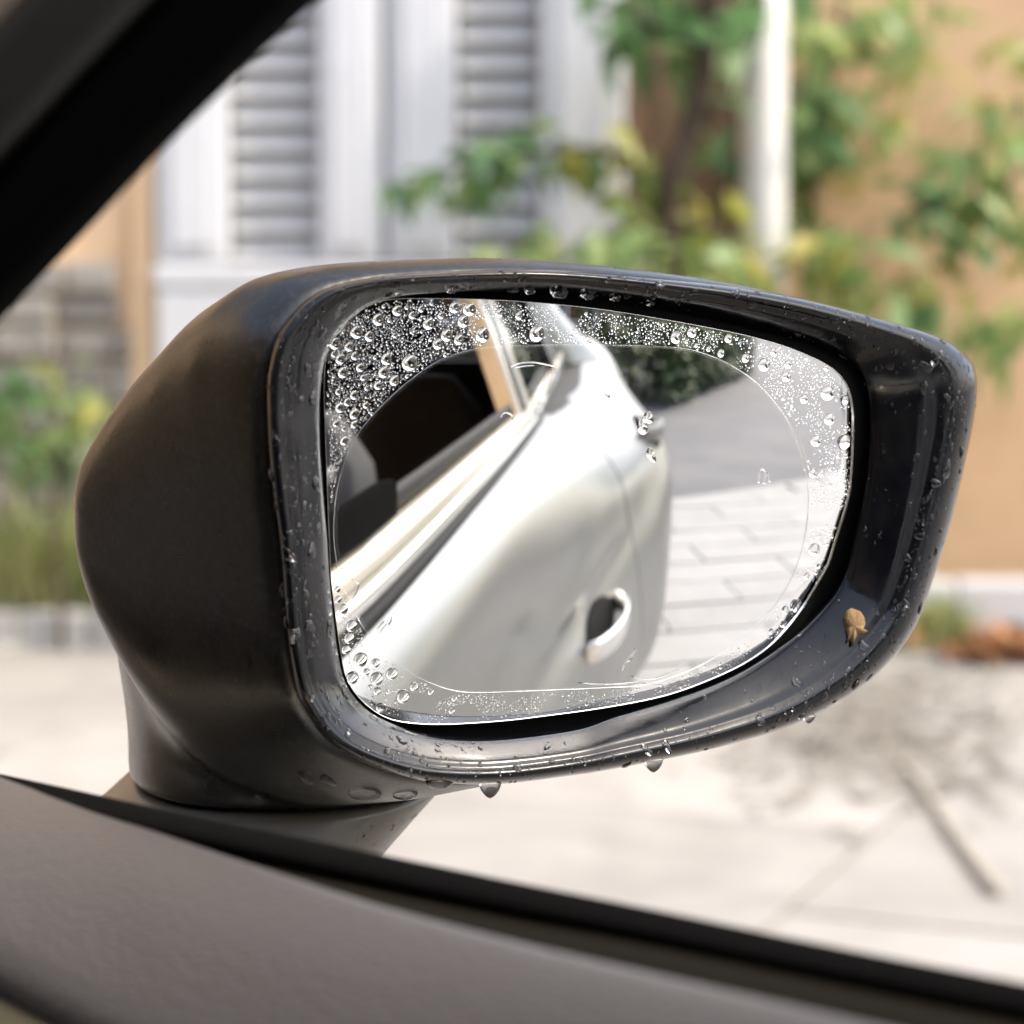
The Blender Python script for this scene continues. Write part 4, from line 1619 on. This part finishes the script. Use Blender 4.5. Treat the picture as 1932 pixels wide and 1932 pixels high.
def street_tree(x, y, h, cr, seed, label):
    r = random.Random(seed)
    e = empty('street_tree', label, 'tree', (x, y, 0))
    V, F = [], []
    tube(V, F, [(x, y, 0), (x + .1, y, h * .3), (x, y + .1, h * .6)], [.16, .12, .08], 10)
    for k in range(6):
        a = k * 1.05 + r.random()
        tube(V, F, [(x + .05, y, h * .35), (x + .5 * cr * math.cos(a), y + .5 * cr * math.sin(a), h * .62), (x + .8 * cr * math.cos(a), y + .8 * cr * math.sin(a), h * .8)], [.06, .04, .015], 7)
    mesh_obj('trunk', V, F, M_BARK, e)
    V, F = [], []
    cl = [(x + cr * r.uniform(-.8, .8), y + cr * r.uniform(-.8, .8), h * r.uniform(.55, 1.0), cr * r.uniform(.25, .5)) for _ in range(26)]
    for _ in range(5200):
        cx, cy_, cz, rr = r.choice(cl)
        g = nrm([r.gauss(0, 1), r.gauss(0, 1), r.gauss(0, 1)]) * rr * r.random() ** .4
        c = np.array([cx, cy_, cz]) + g * np.array([1, 1, .7])
        a, l1 = r.uniform(0, 6.28), r.uniform(.07, .14)
        d1 = np.array([math.cos(a), math.sin(a), r.uniform(-.8, .3)]) * l1
        d2 = np.array([-math.sin(a), math.cos(a), r.uniform(-.6, .6)]) * l1 * .5
        b = len(V)
        V += [c - d1, c + d2, c + d1, c - d2]
        F.append((b, b + 1, b + 2, b + 3))
    o = mesh_obj('crown', V, F, M_HEDGE, e, smooth=False)
    o['kind'] = 'stuff'


street_tree(9.5, -17, 5.5, 2.6, 31, 'street tree with broad crown standing beyond the road, right of the hedge')

# ------------------------------------------------------------------ water
def dome(name, seed, hgt=.72, irr=.08, rings=7, seg=18, elong=1.0):
    r = random.Random(seed)
    ph = [r.uniform(0, 6.28) for _ in range(3)]
    V, F = [], []
    V.append((0, 0, hgt))
    for k in range(1, rings + 1):
        t = k / rings * math.pi / 2 * 1.06
        rr, z = math.sin(min(t, math.pi / 2)) if t <= math.pi / 2 else math.sin(t), max(math.cos(t) * hgt, -.09)
        for i in range(seg):
            a = 2 * math.pi * i / seg
            q = 1 + irr * (math.sin(a * 2 + ph[0]) + .6 * math.sin(a * 3 + ph[1]) + .4 * math.sin(a * 5 + ph[2]))
            V.append((rr * math.cos(a) * q, rr * math.sin(a) * q * elong, z))
    for i in range(seg):
        F.append((0, 1 + i, 1 + (i + 1) % seg))
    for k in range(rings - 1):
        for i in range(seg):
            j = (i + 1) % seg
            F.append((1 + k * seg + i, 1 + (k + 1) * seg + i, 1 + (k + 1) * seg + j, 1 + k * seg + j))
    F.append(tuple(1 + (rings - 1) * seg + i for i in range(seg)))
    return V, F


def dome_mesh(seed, **k):
    V, F = dome('water_drop', seed, **k)
    me = bpy.data.meshes.new('water_drop')
    me.from_pydata(V, [], F)
    bm = bmesh.new(); bm.from_mesh(me)
    bmesh.ops.recalc_face_normals(bm, faces=bm.faces)
    bm.to_mesh(me); bm.free()
    me.polygons.foreach_set('use_smooth', [True] * len(me.polygons))
    me.materials.append(M_WATER)
    return me


ROUND = [dome_mesh(k, hgt=.70, irr=.03, seg=24, rings=9) for k in range(3)]
ODD = [dome_mesh(10 + k, hgt=.72, irr=.18, seg=24, rings=7) for k in range(8)]


def frame_from(n, down=np.array([0, 0, -1.0])):
    n = nrm(n)
    y = -(down - n * (down @ n))
    y = nrm(y) if np.linalg.norm(y) > 1e-4 else nrm(np.cross(n, EX))
    x = np.cross(y, n)
    return x, y, n


def drop_obj(p, n, rr, me, label, group, stretch=1.0, twist=0.0, flat=1.0, sink=.04):
    x, y, z = frame_from(n)
    c, s = math.cos(twist), math.sin(twist)
    x, y = x * c + y * s, -x * s + y * c
    M4 = Matrix(((x[0] * rr, y[0] * rr * stretch, z[0] * rr * flat, 0), (x[1] * rr, y[1] * rr * stretch, z[1] * rr * flat, 0),
                 (x[2] * rr, y[2] * rr * stretch, z[2] * rr * flat, 0), (0, 0, 0, 1)))
    o = inst('water_drop', me, None, p - n * rr * sink, mat4=M4)
    tag(o, label, 'water drop', group)
    return o


def in_poly(pt, radii):
    """inside an outline given by its radii at even angles about CEN"""
    x, y = pt[0] - CEN[0], pt[1] - CEN[1]
    k = int(round((math.atan2(y, x) % (2 * math.pi)) / (2 * math.pi) * NA)) % NA
    return x * x + y * y < radii[k] * radii[k]


GPOLY = [float(q) * .985 for q in np.hypot(*(GL - CEN).T)]
FPOLY = [float(q) * 1.012 for q in np.hypot(*(FI - CEN).T)]
PXM = .2355 / 966 * .72        # metres per survey pixel at the mirror
def zoneA(x, y): return (x * .33069 + 447.2, y * .33069 + 479.2)
def zoneB(x, y): return (x * .46297 + 1022.2, y * .46297 + 479.2)
def zoneC(x, y): return (x * .33069 + 447.2, y * .33069 + 1022.2)
def zoneD(x, y): return (x * .46297 + 1022.2, y * .46297 + 1022.2)


BIG = [(zoneA, 805, 375, 33), (zoneA, 915, 325, 30), (zoneA, 1000, 350, 22), (zoneA, 1050, 315, 18), (zoneA, 1092, 400, 32), (zoneA, 1165, 352, 20), (zoneA, 1238, 308, 30), (zoneA, 1325, 318, 38),
       (zoneA, 1290, 385, 34), (zoneA, 1195, 465, 34), (zoneA, 1145, 515, 30), (zoneA, 1265, 490, 28), (zoneA, 1400, 462, 42), (zoneA, 1497, 338, 24), (zoneA, 1710, 455, 46), (zoneA, 1607, 355, 22),
       (zoneA, 683, 447, 36), (zoneA, 755, 470, 28), (zoneA, 560, 512, 32), (zoneA, 640, 530, 26), (zoneA, 590, 600, 28), (zoneA, 672, 582, 22), (zoneA, 704, 648, 24), (zoneA, 605, 676, 30),
       (zoneA, 852, 600, 32), (zoneA, 983, 622, 44), (zoneA, 835, 675, 30), (zoneA, 897, 722, 28), (zoneA, 805, 750, 24), (zoneA, 668, 805, 24), (zoneA, 630, 845, 22), (zoneA, 588, 876, 28),
       (zoneA, 670, 912, 28), (zoneA, 578, 785, 18), (zoneA, 565, 968, 18), (zoneA, 612, 1065, 24), (zoneA, 668, 972, 20), (zoneA, 735, 862, 18), (zoneA, 553, 572, 16), (zoneA, 870, 378, 14), (zoneA, 720, 705, 18),
       (zoneC, 705, 672, 40), (zoneC, 790, 692, 26), (zoneC, 738, 742, 20), (zoneC, 658, 775, 36), (zoneC, 797, 780, 38), (zoneC, 883, 752, 34), (zoneC, 697, 857, 34), (zoneC, 947, 882, 38), (zoneC, 1010, 825, 25),
       (zoneC, 820, 945, 28), (zoneC, 1105, 855, 18), (zoneC, 1240, 892, 18), (zoneC, 1225, 962, 18), (zoneC, 800, 850, 22), (zoneC, 760, 828, 14), (zoneC, 605, 385, 30), (zoneC, 655, 480, 32), (zoneC, 640, 550, 30),
       (zoneC, 622, 615, 26), (zoneC, 577, 330, 20), (zoneC, 573, 272, 18),
       (zoneB, 1165, 566, 33), (zoneB, 1235, 595, 22), (zoneB, 1173, 672, 26), (zoneB, 1118, 760, 26), (zoneB, 1232, 765, 34), (zoneB, 1105, 893, 20), (zoneB, 1140, 893, 16), (zoneB, 1070, 590, 20), (zoneB, 905, 452, 28),
       (zoneB, 995, 500, 22), (zoneB, 1005, 450, 18), (zoneB, 945, 400, 18), (zoneB, 830, 425, 18), (zoneB, 730, 405, 16), (zoneB, 545, 342, 24), (zoneB, 612, 320, 22), (zoneB, 760, 345, 18), (zoneB, 1158, 465, 14),
       (zoneD, 1110, 32, 28), (zoneD, 1035, 258, 28), (zoneD, 992, 278, 18), (zoneD, 985, 335, 16), (zoneD, 1080, 140, 14), (zoneD, 1100, 960, 0), (zoneD, 935, 365, 12)]
nd = 0
placed = []


def size_word(rp):
    return 'fine' if rp < 4.4 else 'small' if rp < 6.5 else 'medium' if rp < 10 else 'large'


def area_label(u, v, rp):
    if v < 960 and u < 1000:
        if v > 800: wh = 'low on the left edge of the mirror glass, beside the reflected headrest'
        elif u < 690: wh = 'in the upper left corner of the mirror glass'
        elif u < 800: wh = 'over the dark window reflected at the upper left of the mirror'
        elif u < 890: wh = 'left of the pale window frames reflected at the mirror top'
        else: wh = 'on the pale window frames reflected at the mirror top'
    elif u < 1000:
        if v < 1215: wh = 'on the reflected belt strips at the lower left of the mirror'
        elif u < 690: wh = 'at the very edge of the lower left mirror corner'
        elif u < 790: wh = 'on the silver door reflected in the lower left mirror corner'
        else: wh = 'along the bottom edge of the mirror glass, under the film'
    elif v < 720:
        if u < 1150: wh = 'above the reflected car tail at the mirror top'
        elif u < 1400: wh = 'over the reflected hedge at the mirror top'
        else: wh = 'over the reflected road in the upper right mirror corner'
    elif u > 1380:
        if v < 960: wh = 'over the reflected grey road at the right mirror edge'
        else: wh = 'over the reflected pale paving at the lower right mirror edge'
    else: wh = 'on the bare strip under the film at the mirror bottom'
    return f'{size_word(rp)} round drop {wh}', f'{size_word(rp)} drops {wh}'


for zf, x, y, rpx in BIG:
    if rpx <= 0: continue
    u, v = zf(x, y)
    rp = rpx * (.33069 if zf in (zoneA, zoneC) else .46297)
    if not in_poly((u, v), GPOLY): continue
    p, n = on_glass(u, v)
    lb, gp = area_label(u, v, rp)
    drop_obj(p, n, rp * PXM * 1.0, ROUND[nd % 3], lb, gp, 1.06, random.uniform(-.3, .3), .95)
    placed.append((u, v, rp))
    nd += 1

# finer beads on the bare glass round the film: the larger ones single, the rest one mass
r = random.Random(77)
def bead_ok(u, v):
    if not in_poly((u, v), GPOLY) or in_poly((u, v), FPOLY): return False
    d = mnoise.noise(Vector((u * .02, v * .02, 3.1)))
    if u < 900 and v < 950: return True
    if u > 1480: return d + .5 * random.random() > .30
    if v > 1000: return d + .5 * random.random() > .36
    return d + .4 * random.random() > (.12 if u < 1440 else .26)


k = 0
while k < 62:
    u, v = r.uniform(600, 1620), r.uniform(560, 1370)
    if not bead_ok(u, v): continue
    rp = r.uniform(2.6, 4.6)
    if any((u - a) ** 2 + (v - b) ** 2 < (rp + c + 1.5) ** 2 for a, b, c in placed): continue
    p, n = on_glass(u, v)
    lb, gp = area_label(u, v, rp)
    drop_obj(p, n, rp * PXM, ROUND[k % 3], lb, gp, r.uniform(.95, 1.2), r.uniform(-1, 1))
    placed.append((u, v, rp))
    nd += 1
    k += 1


def mass(name, items, label, seg=8, rings=3, hgt=.7):
    V, F = [], []
    for p, n, rr, st in items:
        x, y, z = frame_from(n)
        dv, df = dome('', r.randrange(1000), hgt=hgt, irr=.08, rings=rings, seg=seg)
        b = len(V)
        for q in dv: V.append(p - n * rr * .05 + x * q[0] * rr + y * q[1] * rr * st + z * q[2] * rr)
        F += [tuple(i + b for i in f) for f in df]
    o = mesh_obj(name, V, F, M_WATER, None)
    tag(o, label, 'water beads', kind='stuff')
    return o


items = []
grid = {}
tries = 0
while len(items) < 3800 and tries < 110000:
    tries += 1
    u, v = r.uniform(600, 1620), r.uniform(560, 1370)
    if not bead_ok(u, v): continue
    rp = .8 + 1.9 * r.random() ** 2
    key = (int(u // 8), int(v // 8))
    near = [q for a in (-1, 0, 1) for b in (-1, 0, 1) for q in grid.get((key[0] + a, key[1] + b), [])]
    if any((u - a) ** 2 + (v - b) ** 2 < (rp + c + .4) ** 2 for a, b, c in near): continue
    if any((u - a) ** 2 + (v - b) ** 2 < (rp + c) ** 2 for a, b, c in placed): continue
    grid.setdefault(key, []).append((u, v, rp))
    p, n = on_glass(u, v)
    items.append((p, n, rp * PXM, r.uniform(.9, 1.2)))
mass('fine_beads', items, 'mist of tiny water beads on the bare mirror glass around the clear film')

# drops on the bezel: sampled by area over its faces that look back at the seat
tri = []
for f in BEZ_F:
    a, b, c, d = (BEZ_V[i] for i in f)
    n = np.cross(c - a, d - b)
    ar = np.linalg.norm(n) / 2
    if ar < 1e-10: continue
    n = n / (2 * ar)
    ctr = (a + b + c + d) / 4
    if n @ (CAM - ctr) < 0: n = -n
    vis = n @ nrm(CAM - ctr)
    if vis < .12: continue
    tri.append((ar * vis, ctr, n, a, b, c, d))
wts = np.cumsum([t[0] for t in tri])


def bez_sample():
    k = int(np.searchsorted(wts, r.random() * wts[-1]))
    _, _, n, a, b, c, d = tri[min(k, len(tri) - 1)]
    s, t = r.random(), r.random()
    return (a * (1 - s) + b * s) * (1 - t) + (d * (1 - s) + c * s) * t, n


def proj(p):
    q = np.array(p) - CAM
    z = q @ FW
    return 966 + q @ RT / z * S / T, 966 - q @ UP / z * S / T


def bez_label(u, v, rp):
    if u < 660:
        wh = 'on the upper inboard corner of the mirror rim' if v < 700 else 'half way down the inboard side of the mirror rim' if v < 1000 else 'low on the inboard side of the mirror rim' if v < 1280 else 'on the lower inboard corner of the mirror rim'
    elif u > 1560:
        wh = 'on the upper outer corner of the mirror rim' if v < 760 else 'on the outer side of the mirror rim, above the dead leaf' if v < 1120 else 'on the lower outer curve of the mirror rim, near the dead leaf'
    elif v < 760:
        wh = 'on the inboard part of the top mirror rim' if u < 1000 else 'midway along the top mirror rim' if u < 1300 else 'on the outer part of the top mirror rim'
    else:
        wh = 'on the bottom mirror rim above the foot' if u < 900 else 'midway along the bottom mirror rim' if u < 1250 else 'on the outer part of the bottom mirror rim'
    return f'{size_word(rp)} uneven drop {wh}', f'{size_word(rp)} drops {wh}'


R_OU, R_IN = np.hypot(*(OU - CEN).T), np.hypot(*(IN - CEN).T)


def ledge_skip(u, v):
    """the inner ledge at the bottom and the inner face of the outer wall carry a water film, hardly any beads"""
    k = int(round((math.atan2(v - CEN[1], u - CEN[0]) % (2 * math.pi)) / (2 * math.pi) * NA)) % NA
    t = (R_OU[k] - math.hypot(u - CEN[0], v - CEN[1])) / (R_OU[k] - R_IN[k])
    if u > 880 and v > 700 and t > .36: return r.random() < .90
    return False


pl3 = []
k = 0
while k < 140:
    p, n = bez_sample()
    u, v = proj(p)
    rp = 4.4 + 7.5 * r.random() ** 2.0
    if ledge_skip(u, v): continue
    if any((u - a) ** 2 + (v - b) ** 2 < (rp + c + 1) ** 2 for a, b, c in pl3): continue
    lb, gp = bez_label(u, v, rp)
    drop_obj(p, n, rp * PXM, ODD[k % 8], lb, gp, r.uniform(1.0, 1.8), r.gauss(0, .45), r.uniform(.6, .9))
    pl3.append((u, v, rp))
    k += 1
items = []
g2 = {}
tries = 0
while len(items) < 1500 and tries < 60000:
    tries += 1
    p, n = bez_sample()
    u, v = proj(p)
    if mnoise.noise(Vector((u * .012, v * .012, 8.3))) < -.3: continue
    if ledge_skip(u, v): continue
    rp = 1.2 + 2.8 * r.random() ** 2
    if any((u - a) ** 2 + (v - b) ** 2 < (rp + c + .5) ** 2 for a, b, c in pl3): continue
    items.append((p, n, rp * PXM, r.uniform(.9, 2.0)))
mass('rim_beads', items, 'fine rain beads spread over the black mirror rim', hgt=.62)

items = []
for i in range(NPL * 5):
    t = r.uniform(8, 46)
    k0 = int(t)
    q = lerp(p_out[k0], p_out[k0 + 1], t - k0)
    rr = .0006 + .0022 * r.random() ** 2
    items.append((q + np.array([.021, .026, .004]) * r.uniform(.15, .8), nrm([.55, -.45, -.65]), rr, r.uniform(1, 1.6)))
mass('pillar_beads', items, 'row of rain beads along the outer edge of the black front pillar', hgt=.7)

# drops hanging under the housing and on its lower skirt
bpy.context.view_layer.update()
def hang(u, v, wpx, hpx, label):
    """a pendant drop whose top touches the rim at (u, v)"""
    p = rim_pt((u, v), .008)
    V, F = [], []
    wv, hv = wpx * PXM, hpx * PXM
    L = []
    for t in np.linspace(0, 1, 12):
        rr = math.cos(t * math.pi / 2) ** .62 if t < 1 else 0.0
        L.append([p + EA * wv * rr * math.cos(a) - NR * wv * .8 * rr * math.sin(a) - EZ * hv * (t * 1.15 - .15) for a in np.linspace(0, 2 * math.pi, 21)[:-1]])
    V, F = loft(L, True, True, True)
    o = mesh_obj('water_drop', V, F, M_WATER, None, origin=p)
    tag(o, label, 'water drop')


hang(925, 1478, 22, 28, 'largest pendant water drop, hanging from the lower edge of the mirror rim near the foot')
hang(1233, 1434, 20, 24, 'pendant water drop hanging mid-way along the lower edge of the mirror rim')
hang(1526, 1352, 14, 14, 'small pendant water drop near the outer end of the lower mirror rim')
hang(830, 1474, 28, 16, 'flat water drop clinging beneath the mirror rim above the foot')

from mathutils.bvhtree import BVHTree
bvh = BVHTree.FromPolygons([tuple(v.co + Vector(ORG[housing.name])) for v in me2.vertices], [tuple(p.vertices) for p in me2.polygons])


def hdrop(u, v, rp, stretch, label, k):
    hit = bvh.ray_cast(Vector(CAM), Vector(ray(u, v)))
    if hit[0] is None: return
    n = np.array(hit[1])
    if n @ ray(u, v) > 0: n = -n
    drop_obj(np.array(hit[0]), n, rp * PXM, ODD[k % 8], label, None, stretch, 0.0, .8)


hdrop(577, 1470, 11, 2.2, 'dark runny water drop on the lower housing skirt, first right of the housing seam corner', 0)
hdrop(618, 1472, 12, 2.0, 'dark runny water drop on the lower housing skirt below the rim curve', 1)
hdrop(484, 1506, 12, 1.3, 'squarish water drop straddling the seam between housing and foot', 2)
hdrop(692, 1497, 26, .75, 'broad dark water drop on the housing underside above the foot', 3)
hdrop(767, 1499, 20, .7, 'broad dark water drop on the housing underside right of the widest one', 4)
ftri = []
for k_ in range(2, len(ft) - 2):
    for i in range(48):
        j = (i + 1) % 48
        a, b, c, d = ft[k_][i], ft[k_][j], ft[k_ + 1][j], ft[k_ + 1][i]
        n = np.cross(c - a, d - b)
        if np.linalg.norm(n) < 1e-12: continue
        n = nrm(n)
        if n @ ((a + c) / 2 - np.mean(ft[k_], 0)) < 0: n = -n
        q = (a + b + c + d) / 4
        if n @ nrm(CAM - q) > .1: ftri.append((n, a, b, c, d))
items = []
for _ in range(6000):
    n, a, b, c, d = r.choice(ftri)
    s_, t_ = r.random(), r.random()
    p = (a * (1 - s_) + b * s_) * (1 - t_) + (d * (1 - s_) + c * s_) * t_
    u, v = proj(p)
    if u < 470 or r.random() > ((u - 470) / 330) ** 1.2 * .9 + .02: continue
    items.append((p, n, (.8 + 3.4 * r.random() ** 3) * PXM, r.uniform(.9, 1.3)))
    if len(items) > 150: break
mass('foot_beads', items, 'fine rain beads on the outboard side of the mirror foot', seg=10, rings=4, hgt=.5)
# small wrinkles and trapped trickles in the clear film
V, F = [], []
WR = [(zoneA, [(1555, 650), (1600, 628), (1680, 618), (1760, 630), (1825, 645)], 2.2), (zoneA, [(1580, 652), (1640, 640), (1700, 636)], 1.6), (zoneA, [(1505, 935), (1530, 905), (1575, 925), (1560, 960)], 2.0),
      (zoneC, [(590, 190), (605, 150), (625, 160), (612, 200)], 1.8), (zoneC, [(655, 215), (690, 240), (680, 290), (655, 330)], 2.2), (zoneC, [(800, 500), (840, 455), (870, 470), (885, 430)], 2.4),
      (zoneC, [(815, 520), (850, 475), (878, 480)], 1.6), (zoneD, [(330, 525), (345, 490), (365, 480), (380, 435)], 2.2), (zoneD, [(345, 500), (362, 465), (392, 440)], 1.6), (zoneD, [(150, 575), (260, 583), (400, 575), (520, 590)], 2.6),
      (zoneD, [(365, 548), (450, 560), (560, 520)], 1.8), (zoneB, [(885, 935), (895, 880), (915, 890), (905, 940)], 2.4), (zoneB, [(910, 940), (922, 890), (930, 930)], 1.8), (zoneB, [(1030, 730), (1055, 810), (1075, 885)], 1.0), (zoneB, [(1048, 730), (1070, 800), (1088, 870)], 1.0)]
for zf, pp, wd in WR:
    q = crspline([zf(*t) for t in pp], 14)
    V, F = [], []
    tube(V, F, [on_glass(*t, lift=.0003)[0] for t in q], [.6 * wd * PXM * math.sin(math.pi * (i + .7) / 14.4) ** .6 for i in range(14)], 6)
    mesh_obj('film_wrinkle', V, F, M_WATER, housing)
for zf, x, y, rp, st, lb in [(zoneB, 435, 668, 9, 1.5, 'large long drop on the clear film beside the reflected rear handle'), (zoneB, 408, 705, 10, 1.6, 'round bright drop on the clear film, at the reflected rear shoulder of the car'),
                             (zoneB, 447, 820, 8, 1.8, 'narrow drop on the clear film just below the reflected rear handle'), (zoneB, 265, 580, 6, .7, 'small smeared drop on the clear film over the reflected silver flank')]:
    u, v = zf(x, y)
    p, n = on_glass(u, v, lift=.0003)
    drop_obj(p, n, rp * PXM, ODD[int(x) % 8], lb, None, st, .3, .8)

# water gathered in beads along the top inner edge of the rim
for q, (u, v, wd) in enumerate([(1000, 556, 20), (1052, 560, 32), (1110, 566, 26), (1165, 574, 18), (860, 553, 16), (760, 556, 14), (1225, 584, 14)]):
    k_ = int(round((math.atan2(v - CEN[1], u - CEN[0]) % (2 * math.pi)) / (2 * math.pi) * NA)) % NA
    px = OU[k_] + (IN[k_] - OU[k_]) * .86
    p = rim_pt(px, .0085)
    drop_obj(p, nrm([-.3, -.55, -.75]), wd * PXM * .55, ODD[q % 8], ['rounded', 'widest', 'broad', 'small', 'slim', 'tiny', 'last outer'][q] + ' drop hanging inside the top rim, above the ' + ['pale window frames', 'reflected car tail', 'reflected far street', 'left part of the hedge', 'dark window', 'upper left glass corner', 'right part of the hedge'][q], None, 1.0, 0, 1.0)

# rain-stuck scrap of dead leaf
pts = [(1597, 1152), (1606, 1147), (1615, 1150), (1624, 1154), (1631, 1165), (1633, 1176), (1629, 1186), (1637, 1190), (1627, 1194), (1620, 1197), (1613, 1204), (1610, 1219), (1604, 1207), (1597, 1213), (1600, 1200), (1596, 1190), (1593, 1178), (1592, 1165)]
ctr_, nn = None, None
best = min(tri, key=lambda t: (proj(t[1])[0] - 1616) ** 2 + (proj(t[1])[1] - 1180) ** 2)
pl_p, pl_n = best[1], best[2]
top = [on_plane(u, v, pl_p + pl_n * (.0009 + .0005 * math.sin(i * 1.9)), pl_n) for i, (u, v) in enumerate(pts)]
bot = [q - pl_n * .0012 for q in top]
mid = [lerp(q, np.mean(top, 0), .35 + .2 * math.sin(i * 1.3)) + pl_n * (.0009 + .0009 * math.sin(i * 2.7) * math.sin(i * .9)) for i, q in enumerate(top)]
V = list(bot) + list(top) + list(mid) + [np.mean(top, 0) + pl_n * .0008]
n12 = len(pts)
F = [tuple(range(n12))]
for i in range(n12):
    j = (i + 1) % n12
    F += [(i, j, n12 + j, n12 + i), (n12 + i, n12 + j, 2 * n12 + j, 2 * n12 + i), (2 * n12 + i, 2 * n12 + j, 3 * n12)]
o = mesh_obj('dead_leaf', V, F, M_STRAW, None, origin=pl_p)
tag(o, 'torn scrap of brown dead leaf stuck to the wet lower right of the mirror rim', 'leaf')
